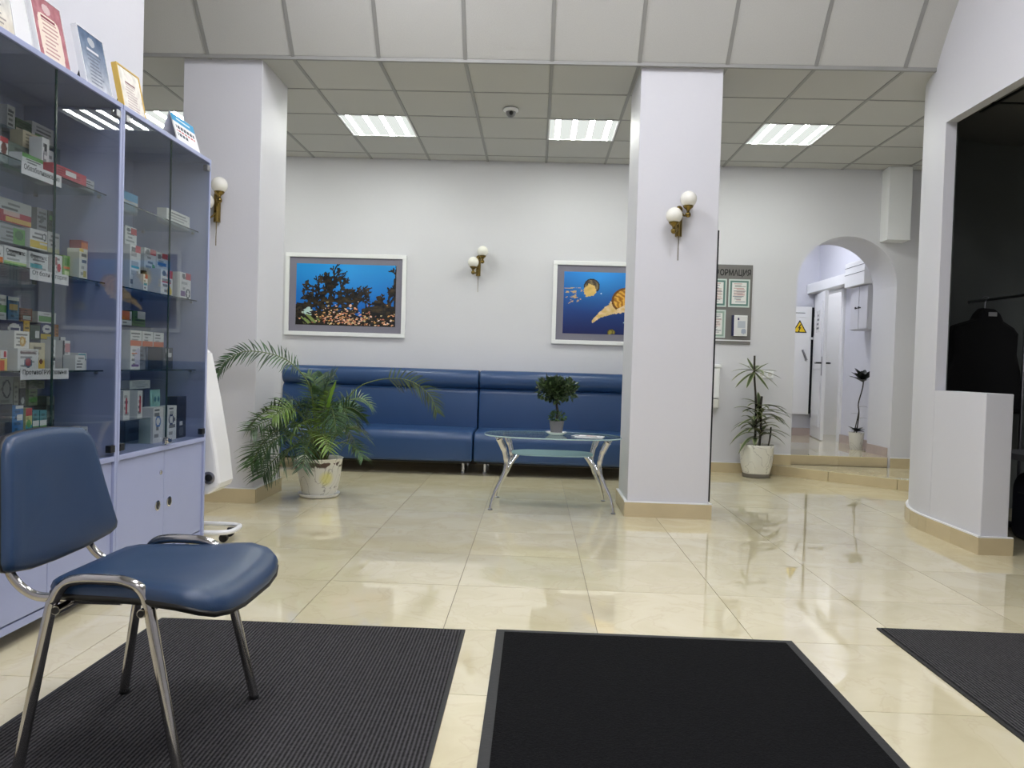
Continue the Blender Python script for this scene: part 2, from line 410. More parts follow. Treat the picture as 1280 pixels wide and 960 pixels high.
for i in range(4): struct('grid_bar', B(2.75+.45*i+.3, 2.774+.45*i+.3, 3.3, 5.6+.2*min(i,3), 2.894, 2.9), BLACK, cc)
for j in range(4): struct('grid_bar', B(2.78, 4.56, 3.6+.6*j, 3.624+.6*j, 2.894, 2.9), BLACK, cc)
# columns
CX = ((-2.527, -1.968, 'wall_column_left'), (.678, 1.242, 'wall_column_right'))
for a, b, nm in CX: struct(nm, B(a, b, 5.485, 6.04, 0, 3.14), WALL, bev=.004)

# ---- ceilings
ceil = struct('ceiling', B(XL, XR+.1, YE, AY1, ZC+.03, ZC+.12), CTILE)
slope_a = radians(51.5); SL = 1.21
sd, su = cos(slope_a), sin(slope_a)
mb = MB().prism([(YE, ZC+.03), (YE, ZC+.3), (YE-SL*sd, ZC+SL*su+.3), (YE-SL*sd, ZC+SL*su+.03)], lambda a, b, d: (d, a, b), XL, XR+.1)
csl = struct('ceiling_slope', mb, CTILE)
ZU = ZC+SL*su; YU = YE-SL*sd
cup = struct('ceiling_upper', B(XL, XR+.1, -2.45, YU+.02, ZU, ZU+.1), CTILE)
def ctile_mesh(w_, d_):
    k = ('c', round(w_, 3), round(d_, 3))
    if k not in tmesh:
        a, b = w_/2-.010, d_/2-.010; ch = .004
        mb = MB().add([(-a,-b,.014),(a,-b,.014),(a,b,.014),(-a,b,.014),(-a,-b,ch),(a,-b,ch),(a,b,ch),(-a,b,ch),(-a+ch,-b+ch,0),(a-ch,-b+ch,0),(a-ch,b-ch,0),(-a+ch,b-ch,0)],
                      [(0,1,2,3),(11,10,9,8)]+[q for i in range(4) for q in ((4+i,4+(i+1)%4,(i+1)%4,i),(8+i,8+(i+1)%4,4+(i+1)%4,4+i))])
        me = bpy.data.meshes.new('ceiling_tile'); me.from_pydata(mb.v, [], mb.f); me.materials.append(CTILE); tmesh[k] = me
    return tmesh[k]
cgx = [-1.743+.6*k for k in range(-5, 11)]; cgx[0] = XL; cgx[-1] = XR
cgy = [YE]+[5.45+.603*k for k in range(1, 5)]+[YB]
LIGHTS = [(2, 2), (5, 2), (8, 2), (11, 2)]
cgi = {c: i for i, c in enumerate(range(len(cgx)-1))}
for i in range(len(cgx)-1):
    for j in range(len(cgy)-1):
        if (i, j) in LIGHTS: continue
        w_, d_ = cgx[i+1]-cgx[i], cgy[j+1]-cgy[j]
        if w_ < .03: continue
        put('ceiling_tile', ctile_mesh(w_, d_), ceil, ((cgx[i]+cgx[i+1])/2, (cgy[j]+cgy[j+1])/2, ZC))
for x in cgx[1:-1]: struct('grid_bar', B(x-.012, x+.012, YE, YB, ZC-.003, ZC+.012), TBAR, ceil)
for y in cgy[1:-1]: struct('grid_bar', B(XL, XR, y-.008, y+.008, ZC-.001, ZC+.012), TBAR, ceil)
struct('edge_trim', B(XL, XR, YE-.012, YE+.012, ZC-.006, ZC+.02), TBAR, ceil)
for i in range(len(cgx)-1):
    w_ = cgx[i+1]-cgx[i]
    if w_ < .03: continue
    for j in range(2):
        s0 = .01+.605*j+.3
        put('ceiling_tile', ctile_mesh(w_, .6), csl, ((cgx[i]+cgx[i+1])/2, YE-s0*sd, ZC+s0*su), (-slope_a, 0, 0))
def slopebar(x0, x1, s0, s1, t=.004):
    return MB().prism([(YE-s0*sd-t*su, ZC+s0*su-t*sd), (YE-s0*sd+.012*su, ZC+s0*su+.012*sd), (YE-s1*sd+.012*su, ZC+s1*su+.012*sd), (YE-s1*sd-t*su, ZC+s1*su-t*sd)], lambda a, b, d: (d, a, b), x0, x1)
for x in cgx[1:-1]: struct('grid_bar', slopebar(x-.013, x+.013, 0, SL), TBAR, csl)
struct('grid_bar', slopebar(XL, XR, .6, .624), TBAR, csl)

# ---- ceiling lights
EB = emis('tube_light', COL_BACK, TUBE_BACK); EF = emis('tube_light_front', COL_FRONT, TUBE_FRONT); EC = emis('tube_light_corridor', COL_CORR, TUBE_CORR); EW = emis('tube_light_washroom', COL_CORR, TUBE_CORR*.75)
DB = emis('diffuser_back', (.9, .95, .9), .62); DF = emis('diffuser_front', (.9, .92, .95), 1.2)
def troffer(x, y, z, label, em, df, w_=.575, group='square lamps in the low grid ceiling', name='ceiling_light'):
    off = '_offscreen' if name.endswith('_offscreen') else ''
    t = thing(name, label, 'ceiling light', (x, y, z), group)
    h = w_/2
    m = MB()
    m.box(x-h-.012, x+h+.012, y-h-.012, y-h, z-.004, z+.028); m.box(x-h-.012, x+h+.012, y+h, y+h+.012, z-.004, z+.028)
    m.box(x-h-.012, x-h, y-h, y+h, z-.004, z+.028); m.box(x+h, x+h+.012, y-h, y+h, z-.004, z+.028)
    obj('frame', m, WHITE, t)
    obj('diffuser'+off, B(x-h, x+h, y-h, y+h, z+.004, z+.02), df, t)
    for k in range(4):
        xx = x-h+w_*(k+.5)/4
        obj('tube'+off, B(xx-.02, xx+.02, y-h+.006, y+h-.006, z-.0005, z+.003), em, t)
    return t
lw = ['square four-tube ceiling lamp beside the left column', 'square four-tube ceiling lamp above the coral picture', 'square four-tube ceiling lamp above the jellyfish picture', 'square four-tube ceiling lamp towards the arched doorway']
for k, (i, j) in enumerate(LIGHTS):
    troffer((cgx[i]+cgx[i+1])/2, (cgy[j]+cgy[j+1])/2, ZC, lw[k], EB, DB)
for k, (x, y) in enumerate([(-.8, 4.1), (1.0, 3.7), (-.6, 1.5), (1.0, 1.5), (0, -.8)]):
    troffer(x, y, ZU-.03, 'square four-tube lamp under the high front ceiling', EF, DF, .58, 'square lamps under the high front ceiling', ('cabinet_lamp', 'hall_lamp', 'chair_lamp', 'mat_lamp', 'entrance_lamp')[k]+'_offscreen')

# ---- skirting
def skirt(name, pts, z0, m, h=.1, th=.022, cap=True, step=.6, side=1):
    root = None
    for a, b in zip(pts[:-1], pts[1:]):
        a, b = Vector((a[0], a[1], 0)), Vector((b[0], b[1], 0)); d = (b-a); Ln = d.length; d.normalize(); nrm = Vector((d.y, -d.x, 0))*side
        if root is None:
            q = [a, a+nrm*.004]
        k = max(1, round(Ln/step))
        for i in range(k):
            p, q = a+d*(Ln*i/k+.001), a+d*(Ln*(i+1)/k-.001)
            mb = MB().prism([(p.x, p.y), (q.x, q.y), (q.x+nrm.x*th, q.y+nrm.y*th), (p.x+nrm.x*th, p.y+nrm.y*th)], lambda x, y, d_: (x, y, d_), z0, z0+h)
            if root is None: root = struct(name, mb, m)
            else: struct('skirting_piece', mb, m, root)
        if cap:
            p, q = a, b; t2 = th*.8
            mb = MB().prism([(p.x, p.y), (q.x, q.y), (q.x+nrm.x*t2, q.y+nrm.y*t2), (p.x+nrm.x*t2, p.y+nrm.y*t2)], lambda x, y, d_: (x, y, d_), z0+h, z0+h+.008)
            struct('cap_strip', mb, CAP, root)
    return root
skirt('baseboard_back', [(XL, YB), (2.42, YB)], 0, SKIRT)
skirt('baseboard_arch_left', [(2.42, YB), (AX0, YB)], .1, SKIRT)
skirt('baseboard_arch_right', [(AX1, YB), (XR, YB)], .1, SKIRT)
for a, b, nm in CX:
    t = .022
    skirt('baseboard_'+nm.split('_', 1)[1], [(a-t, 5.485), (b+t, 5.485)], 0, SKIRT)
    skirt('baseboard_'+nm.split('_', 1)[1]+'_right', [(b, 5.485), (b, 6.04)], 0, SKIRT)
    skirt('baseboard_'+nm.split('_', 1)[1]+'_inner', [(a, 6.04), (a, 5.485)], 0, SKIRT)
skirt('baseboard_right', [p for p in reversed([(2.66, 4.655), (2.66, 5.27)]+arc[1:25:2])], 0, SKIRT, step=.35)
skirt('baseboard_right_end', [(2.638, 4.675), (2.842, 4.675)], 0, SKIRT, step=.4)
skirt('baseboard_left', [(-2.2, 4.28), (-2.2, -2.3)], 0, SKIRT, side=-1)
# mirror edge along the right column
struct('trim_column', B(1.2425, 1.2525, 5.487, 6.0, .12, 2.01), DARK)

# ---- steps up to the arch
mb = MB().prism([(2.42, 8.055), (3.36, 7.22), (XR, 6.7), (XR, 8.079), (2.42, 8.079)], lambda x, y, d: (x, y, d), 0, .094)
s1 = struct('floor_step', mb, GROUT)
def riser(a, b, z0, z1, parent, n, m=SKIRT, name='riser_tile'):
    a, b = Vector(a), Vector(b); d = (b-a)/n; nr = Vector((d.y, -d.x)).normalized()*.012
    for i in range(n):
        p, q = a+d*(i+.004), a+d*(i+.996)
        struct(name, MB().prism([(p.x, p.y), (q.x, q.y), (q.x+nr.x, q.y+nr.y), (p.x+nr.x, p.y+nr.y)], lambda x, y, k: (x, y, k), z0, z1), m, parent)
riser((2.41, 8.062), (XR-.01, 6.39), 0, .094, s1, 4)
struct('tread_tile', MB().prism([(2.41, 8.05), (3.0, 7.52), (3.0, 8.078), (2.41, 8.078)], lambda x, y, d: (x, y, d), .094, .1), TILE, s1)
struct('tread_tile', MB().prism([(3.003, 7.52), (3.6, 6.995), (3.6, 8.078), (3.003, 8.078)], lambda x, y, d: (x, y, d), .094, .1), TILE, s1)
struct('tread_tile', MB().prism([(3.603, 6.99), (XR-.002, 6.53), (XR-.002, 8.078), (3.603, 8.078)], lambda x, y, d: (x, y, d), .094, .1), TILE, s1)
cf = struct('floor_corridor', B(1.8, 5.2, 8.65, 11.0, .05, .194), GROUT)
struct('threshold', B(AX0+.001, AX1-.001, 8.13, 8.74, .0, .194), GROUT, cf)
riser((AX0+.005, 8.13), (AX1-.005, 8.13), .1, .194, cf, 2)
for i in range(2): struct('floor_tile', B(AX0+.003+.5*i, AX0+.5*(i+1), 8.118, 8.735, .194, .2), TILE, cf)
for i in range(6):
    for j in range(4):
        put('floor_tile', tile_mesh(.6, .6), cf, (2.05+.6*i, 9.045+.6*j, .194))
# ---- corridor behind the arch
XW = 3.82
struct('wall_corridor_end', B(1.8, 3.9, 10.75, 10.85, .2, 3.2), WALLC)
mb = MB(); mb.box(XW, XW+.08, AY1, 9.86, .2, 3.2); mb.box(XW, XW+.08, 10.69, 10.75, .2, 3.2); mb.box(XW, XW+.08, 9.86, 10.69, 2.13, 3.2)
struct('wall_corridor_right', mb, WALLC)
struct('wall_corridor_left', B(1.75, 1.85, AY1, 10.85, .2, 3.2), WALLC)
struct('ceiling_corridor', B(1.75, 5.2, AY1, 11.1, 3.15, 3.25), WALLC)
skirt('baseboard_corridor_end', [(1.85, 10.75), (XW, 10.75)], .2, SKIRTP, cap=False)
skirt('baseboard_corridor_right', [(XW, 9.79), (XW, AY1)], .2, SKIRTP, cap=False)
skirt('baseboard_arch_jamb', [(AX1, AY1), (AX1, 8.14)], .2, SKIRTP, cap=False, th=.015)
mb = MB().box(3.66, XW, 9.22, 10.75, 2.12, 2.245)
tr = struct('trim_1', mb, WHITE, bev=.006)
mb = MB().box(3.60, XW, 8.75, 9.30, 2.05, 2.33); struct('trim_2', mb, WHITE, bev=.006)
for z in (2.19, 2.27): struct('groove', B(3.597, 3.6005, 8.75, 9.30, z, z+.004), INKG, bpy.data.objects['trim_2'])
# washroom beyond the open door
struct('wall_washroom_far', B(4.7, 4.8, 9.2, 11.1, .2, 3.2), GROUT)
wt = bpy.data.objects['wall_washroom_far']
for i in range(6):
    for j in range(9):
        struct('wall_tile', B(4.69, 4.7, 9.22+.3*i, 9.212+.3*(i+1), .207+.3*j, .199+.3*(j+1)), WHITEG, wt)
struct('wall_washroom_side', B(3.9, 4.8, 11.0, 11.1, .2, 3.2), WHITEG)
struct('wall_washroom_near', B(3.9, 4.8, 9.2, 9.28, .2, 3.2), WHITEG)
# door casing and half-open leaf
mb = MB(); mb.box(3.79, 3.9, 9.80, 9.875, .2, 2.125); mb.box(3.79, 3.9, 10.675, 10.745, .2, 2.125); mb.box(3.79, 3.9, 9.80, 10.745, 2.10, 2.13)
struct('door_1_casing', mb, WHITE, bev=.004)
bpy.data.objects['door_1_casing'].name = 'trim_3'
th = radians(10); hx, hy = 3.785, 10.67
def dl(a, t, z): return (hx-a*sin(th)-t*cos(th), hy-a*cos(th)+t*sin(th), z)   # along leaf, out of leaf
def dbox(a0, a1, t0, t1, z0, z1):
    return MB().add([dl(a0,t0,z0), dl(a1,t0,z0), dl(a1,t1,z0), dl(a0,t1,z0), dl(a0,t0,z1), dl(a1,t0,z1), dl(a1,t1,z1), dl(a0,t1,z1)],
                    [(0,1,2,3),(7,6,5,4),(4,5,1,0),(5,6,2,1),(6,7,3,2),(7,4,0,3)])
door = struct('door_1', dbox(0, .74, 0, .04, .21, 2.09), WHITE)
for z0, z1 in ((.36, .95), (1.1, 1.98)):
    struct('panel_moulding', dbox(.1, .64, .04, .05, z0, z1), WHITE, door, bev=.006)
for t, s in ((.04, 1), (0, -1)):
    hd = struct('handle', MB().tube(crv([dl(.69, t, 1.18), dl(.69, t+.05*s, 1.18), dl(.66, t+.06*s, 1.18), dl(.57, t+.06*s, 1.18)], 5), .011, 8), DARK, door, smooth=40)
    struct('handle_plate', dbox(.67, .71, t if s > 0 else -.006, t+.006 if s > 0 else 0, 1.02, 1.26), STEEL, door)
for z in (.45, 1.55, 1.8): struct('hinge', dbox(-.002, .03, .035, .048, z, z+.1), DARK, door)
struct('notice', dbox(.25, .5, .05, .052, 1.58, 1.86), WHITEG, door)
for k in range(4): struct('notice_mark', dbox(.29+.02*k, .45-.03*(k % 2), .0522, .0528, 1.62+.055*k, 1.645+.055*k), INKG, door)
t = troffer(2.9, 9.6, 3.12, 'square four-tube lamp on the corridor ceiling', EC, DF, .58, None, 'corridor_lamp_offscreen')
t = troffer(4.3, 10.1, 3.12, 'square four-tube lamp on the washroom ceiling', EW, DF, .5, None, 'washroom_lamp_offscreen')
# white boxed-in pipe in the corner
o = obj('pipe_casing', B(3.46, 3.685, 7.9, 8.079, 2.39, 3.117), WHITE, bev=.004)
tag(o, 'white boxed casing hanging from the ceiling right of the arch', 'casing')

# ================================================================== OBJECTS
# ---- sofas: base, seat, back, headrest roll, chrome legs
def rrect(y0, y1, z0, z1, r, n=6, skew=0):
    """rounded rectangle in (y,z); r per corner: (y0z0, y1z0, y1z1, y0z1); skew leans the top back"""
    out = []
    for (cy, cz, a0, rr) in ((y0, z0, pi, r[0]), (y1, z0, 1.5*pi, r[1]), (y1, z1, 0, r[2]), (y0, z1, .5*pi, r[3])):
        sy, sz = (1 if cy == y0 else -1), (1 if cz == z0 else -1)
        for k in range(n+1):
            a = a0+pi/2*k/n; out.append((cy+sy*rr+rr*cos(a), cz+sz*rr+rr*sin(a)))
    return [(y+skew*(z-z0), z) for y, z in out]
def cushion(prof, x0, x1, rnd=.03, puff=.0):
    cy = sum(p[0] for p in prof)/len(prof); cz = sum(p[1] for p in prof)/len(prof)
    secs = []; w_ = max(p[0] for p in prof)-min(p[0] for p in prof); h_ = max(p[1] for p in prof)-min(p[1] for p in prof)
    xs = [(x0+rnd*(1-cos(t)), rnd*(1-sin(t))) for t in np.linspace(0, pi/2, 6)]+[(x0+(x1-x0)*k/8, -puff*sin(pi*k/8)) for k in range(1, 8)]+[(x1-rnd*(1-cos(t)), rnd*(1-sin(t))) for t in np.linspace(pi/2, 0, 6)]
    for x, ins in xs:
        secs.append([(x, cy+(y-cy)*(1-2*ins/w_), cz+(z-cz)*(1-2*ins/h_)) for y, z in prof])
    return MB().loft(secs)
def sofa(x0, x1, label):
    t = thing('sofa', label, 'sofa', ((x0+x1)/2, 7.62, 0), 'blue leatherette sofas along the back wall')
    obj('base_frame', B(x0+.03, x1-.03, 7.30, 8.0, .10, .14), BLACK, t)
    obj('seat', cushion(rrect(7.19, 7.83, .13, .405, (.03, .02, .03, .09)), x0+.002, x1-.002, .02, .006), BLUE, t, smooth=50)
    obj('backrest', cushion(rrect(7.74, 7.99, .36, .80, (.04, .03, .03, .06), skew=.07), x0+.002, x1-.002, .016, .004), BLUE, t, smooth=50)
    obj('headrest', cushion(rrect(7.735, 8.03, .79, .972, (.075, .05, .07, .085)), x0+.002, x1-.002, .018, .003), BLUE, t, smooth=50)
    obj('back_panel', B(x0+.02, x1-.02, 7.97, 8.045, .14, .9), BLUE, t, bev=.01)
    for x in (x0+.1, x1-.1):
        for y in (7.4, 7.95):
            obj('leg', MB().lathe([(.022, 0), (.022, .006), (.017, .01), (.017, .095), (.028, .1), (.028, .132)], (x, y, 0), 14), CHROME, t, smooth=40)
sofa(-2.52, -.548, 'long blue leatherette sofa under the coral picture, behind the palm')
sofa(-.542, 1.43, 'long blue leatherette sofa under the jellyfish picture, behind the glass table')

# ---- coffee table
def oval(cx, cy, a, b, n=56, p=2.7):
    return [(cx+a*abs(cos(t))**(2/p)*(1 if cos(t) > 0 else -1), cy+b*abs(sin(t))**(2/p)*(1 if sin(t) > 0 else -1)) for t in [2*pi*k/n for k in range(n)]]
TX, TY = .152, 5.80
t = thing('coffee_table', 'low oval glass table with curved chrome legs and frosted shelf', 'table', (TX, TY, 0))
pl = lambda x, y, d: (x, y, d)
obj('glass_top', MB().prism(oval(TX, TY, .503, .30), pl, .516, .526), GLASST, t)
mb = MB(); n = 72
mb.tube([(x, y, .521) for x, y in oval(TX, TY, .504, .301, n)]+[(oval(TX, TY, .504, .301, n)[0])+(.521,)], +.0042, 6, caps=False)
obj('glass_rim', mb, GEDGET, t, smooth=60)
sh = obj('lower_shelf', MB().prism(oval(TX, TY, .30, .20, p=3.2), pl, .385, .393), FROST, t)
for sx in (-1, 1):
    for sy in (-1, 1):
        ins = .026 if sy > 0 else 0
        P = lambda dx, dy, z: (TX+sx*(dx-ins), TY+sy*dy, z)
        lg = obj('leg', MB().tube(crv([P(.437, .262, .006), P(.427, .256, .06), P(.405, .245, .13), P(.362, .222, .22), P(.338, .212, .29), P(.334, .212, .36), P(.352, .22, .435), P(.386, .235, .508)], 6),
                 [.0105]*6+[.0115]*6+[.013]*6+[.015]*6+[.017]*6+[.020]*6+[.024]*6+[.028], 12), CHROME, t, smooth=50)
        obj('shelf_arm', MB().tube(crv([P(.344, .216, .262), P(.30, .19, .33), P(.255, .16, .384)], 5), .0125, 10), CHROME, lg, smooth=50)
        obj('foot_pad', MB().lathe([(.014, 0), (.017, .002), (.017, .007), (.011, .012)], P(.437, .262, 0), 14), STEEL, lg, smooth=40)
        obj('top_disc', MB().lathe([(.026, 0), (.03, .004), (.03, .008)], P(.386, .235, .508), 16), CHROME, lg, smooth=40)
# things on the table
o = obj('saucer', MB().lathe([(.035, .0), (.052, .002), (.078, .018), (.081, .023), (.073, .022), (.046, .0065)], (.177, 5.8, .527), 24), WHITEG, smooth=40)
tag(o, 'white saucer on the glass table under the grey pot', 'saucer')
BX, BY, BZ = .177, 5.8, .5362
t = thing('potted_bonsai', 'small leafy tree with heart-shaped crown in a grey square pot', 'potted plant', (BX, BY, BZ))
GPOT = mat('grey_pot', (104, 104, 108), .5)
obj('pot', MB().lathe([(.042, 0), (.055, .095), (.052, .095), (.048, .08)], (BX, BY, BZ), 32, sqr=.9), GPOT, t, smooth=40)
obj('soil', MB().lathe([(.049, .078), (.047, .084)], (BX, BY, BZ), 24, sqr=.9), SOIL, t)
obj('trunk', MB().tube(crv([(BX, BY, BZ+.08), (BX+.004, BY, BZ+.16), (BX-.004, BY, BZ+.22), (BX-.002, BY, BZ+.28)], 4), [.010]*5+[.009]*4+[.007]*4, 8), STEMD, t, smooth=50)
for d in ((-.06, .01, .34), (.055, -.02, .345), (-.02, .05, .33), (.02, -.05, .36)):
    obj('branch', MB().tube(crv([(BX-.002, BY, BZ+.25), (BX+d[0]*.5, BY+d[1]*.5, BZ+.29), (BX+d[0], BY+d[1], BZ+d[2])], 4), .005, 6), STEMD, t, smooth=50)
def leafblob(blobs, n, size, seed, cols):
    rnd = random.Random(seed); mb = MB(); cc = []
    for i in range(n):
        (cx, cy, cz, rx, ry, rz) = rnd.choice(blobs)
        d = Vector((rnd.gauss(0, 1), rnd.gauss(0, 1), rnd.gauss(0, 1))).normalized(); q = rnd.random()**.35
        p = Vector((cx+d.x*rx*q, cy+d.y*ry*q, cz+d.z*rz*q))
        ax = (d+Vector((rnd.uniform(-.6, .6), rnd.uniform(-.6, .6), rnd.uniform(-.2, .7)))).normalized()
        sd_ = ax.cross(Vector((rnd.uniform(-1, 1), rnd.uniform(-1, 1), rnd.uniform(-1, 1)))).normalized(); nn = ax.cross(sd_)
        s_ = size*rnd.uniform(.7, 1.25)
        mb.add([p, p+ax*s_*.45+sd_*s_*.27+nn*s_*.05, p+ax*s_, p+ax*s_*.45-sd_*s_*.27+nn*s_*.05, p+ax*s_*.5-nn*s_*.04], [(0, 1, 4), (1, 2, 4), (2, 3, 4), (3, 0, 4)])
        c = np.array(cols[0])*(1-(k := rnd.random()))+np.array(cols[1])*k; cc += [lin(c)]*5
    return mb, np.array(cc)
mb, cc = leafblob([(BX-.068, BY, BZ+.325, .075, .075, .075), (BX+.062, BY, BZ+.33, .082, .075, .07), (BX-.005, BY, BZ+.30, .075, .07, .06), (BX-.02, BY-.02, BZ+.355, .08, .06, .05)], 820, .044, 3, ((26, 46, 28), (82, 102, 60)))
obj('foliage', mb, LEAFA, t, cols=cc, kind='stuff')
mb, cc = leafblob([(BX+.005, BY, BZ+.125, .052, .05, .035)], 120, .03, 5, ((38, 66, 36), (84, 112, 60)))
obj('undergrowth', mb, LEAFA, t, cols=cc, kind='stuff')
t = thing('magazine', 'thin white booklet lying on the glass table', 'booklet', (.42, 5.72, .5262))
rot = radians(-12)
def mg(a, b, z): return (.42+a*cos(rot)-b*sin(rot), 5.72+a*sin(rot)+b*cos(rot), z)
obj('cover', MB().prism([(-.10, -.075), (.10, -.075), (.10, .075), (-.10, .075)], lambda a, b, d: mg(a, b, d), .5265, .531), WHITE, t)
obj('second_sheet', MB().prism([(-.13, -.06), (.06, -.08), (.075, .06), (-.115, .08)], lambda a, b, d: mg(a, b, d), .5312, .5325), WHITEG, t)
def magf(U, V):
    c = np.full((len(U), 3), 236.); m_ = (U > .3) & (U < .85) & (V > .2) & (V < .75); c[m_] = (150, 140, 140)
    m_ = ((U-.55)**2/.03+(V-.5)**2/.05) < 1; c[m_] = (186, 120, 110); return c
paint('print', .15, .1, 15, 10, magf, t, mg(-.08, -.04, .533), (cos(rot), sin(rot), 0), (-sin(rot), cos(rot), 0))

# ---- pictures
def noise2(U, V, seed, f0=4, oct_=4):
    r = np.random.RandomState(seed); out = np.zeros_like(U); a = 1; tot = 0
    for o in range(oct_):
        n = int(f0*2**o)+2; g = r.rand(n+1, n+1); x = U*(n-1); y = V*(n-1); i = x.astype(int); j = y.astype(int); fx = x-i; fy = y-j
        fx = fx*fx*(3-2*fx); fy = fy*fy*(3-2*fy)
        out += a*((g[j, i]*(1-fx)+g[j, i+1]*fx)*(1-fy)+(g[j+1, i]*(1-fx)+g[j+1, i+1]*fx)*fy); tot += a; a *= .5
    return out/tot
def segd(U, V, a, b, asp):
    ax, ay = a[0]*asp, a[1]; bx, by = b[0]*asp, b[1]; px = U*asp; dx, dy = bx-ax, by-ay
    t_ = np.clip(((px-ax)*dx+(V-ay)*dy)/max(dx*dx+dy*dy, 1e-9), 0, 1)
    return np.hypot(px-ax-t_*dx, V-ay-t_*dy), t_
def coral(U, V):
    asp = 1.64; rnd = random.Random(4)
    n1 = noise2(U, V, 1, 5); n2 = noise2(U, V, 2, 24, 3)
    c = np.empty((len(U), 3)); k = np.clip(V*.95+.1*(n1-.5), 0, 1)[:, None]
    c[:] = np.array((14, 84, 178))*(1-k)+np.array((36, 152, 226))*k
    c += (20*np.clip(1-np.hypot(U-.45, V-.75)/.5, 0, 1))[:, None]
    dark = np.zeros(len(U), bool)
    def branch(p, ang, L, w_, d):
        nonlocal dark
        q = (p[0]+L*cos(ang)/asp, p[1]+L*sin(ang)); dd, _ = segd(U, V, p, q, asp); dark |= dd < w_*(.75+.9*n2)
        if d:
            for _ in range(3): branch((p[0]+(q[0]-p[0])*rnd.uniform(.5, 1), p[1]+(q[1]-p[1])*rnd.uniform(.5, 1)), ang+rnd.uniform(-1.05, 1.05), L*rnd.uniform(.42, .72), w_*.82, d-1)
    for x, a, L in ((.25, 2.05, .23), (.30, 1.75, .26), (.34, 1.5, .27), (.40, 1.35, .25), (.46, 1.1, .22), (.52, .9, .18), (.33, 1.57, .2), (.2, 2.2, .14)): branch((x, .16), a, L*1.45, .0165, 4)
    for x, a, L in ((.97, 1.9, .2), (1.0, 1.6, .3), (.93, 2.2, .14)): branch((x, .2), a, L*1.2, .019, 4)
    dark |= (((U-.36)/.27)**2+((V-.22)/.36)**2 < 1) & (n2 > .30+.28*V)
    dark |= (V < .17+.08*np.sin(U*5)+.06*(n1-.5)) | ((V < .3+.05*np.sin(U*9)) & (U > .66)) | ((U < .1) & (V < .33))
    dcol = np.stack([8+86*n2**1.5, 10+66*n2**1.5, 10+34*n2], 1); c[dark] = dcol[dark]
    for i in range(260):
        x, y = (rnd.gauss(.5, .13) if rnd.random() < .6 else rnd.uniform(.2, .99)), abs(rnd.gauss(0, .13))+.02
        if x > .75: y *= .8
        if y > .4: continue
        a = rnd.uniform(.008, .022); b = a*rnd.uniform(.35, .6); th_ = rnd.uniform(-.3, .5)
        dx, dy = (U-x)*asp, V-y; e = ((dx*cos(th_)+dy*sin(th_))/a)**2+((-dx*sin(th_)+dy*cos(th_))/b)**2 < 1
        c[e] = rnd.choice([(226, 150, 116), (238, 180, 140), (214, 160, 96), (240, 205, 190), (190, 120, 96), (220, 200, 150)])
    e = (np.hypot((U-.13)*asp, (V-.22)) < .14*n2) & (n1+n2 > .98); c[e] = (186, 210, 206)
    e = (np.hypot((U-.13)*asp/1.9, (V-.08)) < .15*n2) & (np.sin(U*90+V*60) > -.3); c[e] = (128, 144, 84)
    e = (np.hypot((U-.55)*asp, V-.33) < .022); c[e] = (238, 196, 176)
    return c
def jelly(U, V):
    asp = 1.65; n1 = noise2(U, V, 11, 6); n2 = noise2(U, V, 12, 26, 3); rnd = random.Random(9)
    k = np.clip(V, 0, 1)[:, None]; c = np.array((10, 28, 88))*(1-k)+np.array((34, 122, 208))*k+np.zeros((len(U), 3))
    k2 = np.clip(1-np.hypot((U-.35)*1.2, V-.9)/.6, 0, 1)[:, None]; c += k2*np.array((16, 40, 40))
    def bell(x, y, rx, ry, rot_, dcol, lcol, ringed):
        dx, dy = (U-x)*asp, V-y; a = dx*cos(rot_)+dy*sin(rot_); b = -dx*sin(rot_)+dy*cos(rot_)
        q = np.hypot(a/rx, b/ry); e = (q < 1) & (b > -.45*ry)
        s_ = .5+.5*np.sin((a/rx+.5*(b/ry)**2)*ringed*.8+5*n2); col = np.array(dcol)*(1-s_[:, None])+np.array(lcol)*s_[:, None]
        c[e] = col[e]; rim = (q > .86) & (q < 1.03) & (b > -.45*ry); c[rim] = np.array(dcol)*.7
    # tentacles of the first
    for i in range(26):
        a = (.24-rnd.uniform(-.01, .05), .70+rnd.uniform(-.06, .05)); b = (a[0]-rnd.uniform(.05, .24), a[1]-rnd.uniform(.0, .18)); dd, _ = segd(U, V, a, b, asp); e = (dd < .006) & (n2 > .5); c[e] = (196, 170, 120)
    bell(.275, .77, .125, .12, -.25, (66, 58, 52), (132, 116, 84), 9)
    e = np.hypot((U-.255)*asp/1.0, V-.7)/(.07+.06*n2) < 1; c[e] = np.stack([205+40*n2, 170+40*n2, 90+40*n2], 1)[e]
    # arms of the second
    P = [(.58, .50), (.49, .43), (.41, .35), (.34, .28), (.295, .205)]
    for a, b, r0, r1 in zip(P[:-1], P[1:], (.13, .10, .065, .035), (.1, .065, .035, .022)):
        dd, t_ = segd(U, V, a, b, asp); e = dd < (r0+(r1-r0)*t_)*(.65+.7*n2); c[e] = np.stack([206+46*n2, 168+60*n2, 84+120*n2], 1)[e]
    bell(.60, .57, .21, .18, .5, (160, 100, 22), (236, 184, 70), 22)
    for x, y, r in ((.48, .03, .055), (.92, .2, .1)): bell(x, y, r*1.2, r, .1, (96, 88, 40), (150, 138, 60), 8)
    for x, y in ((.37, .655), (.82, .84), (.6, .2)):
        e = np.hypot((U-x)*asp, V-y) < .011; c[e] = (190, 220, 236)
    return c
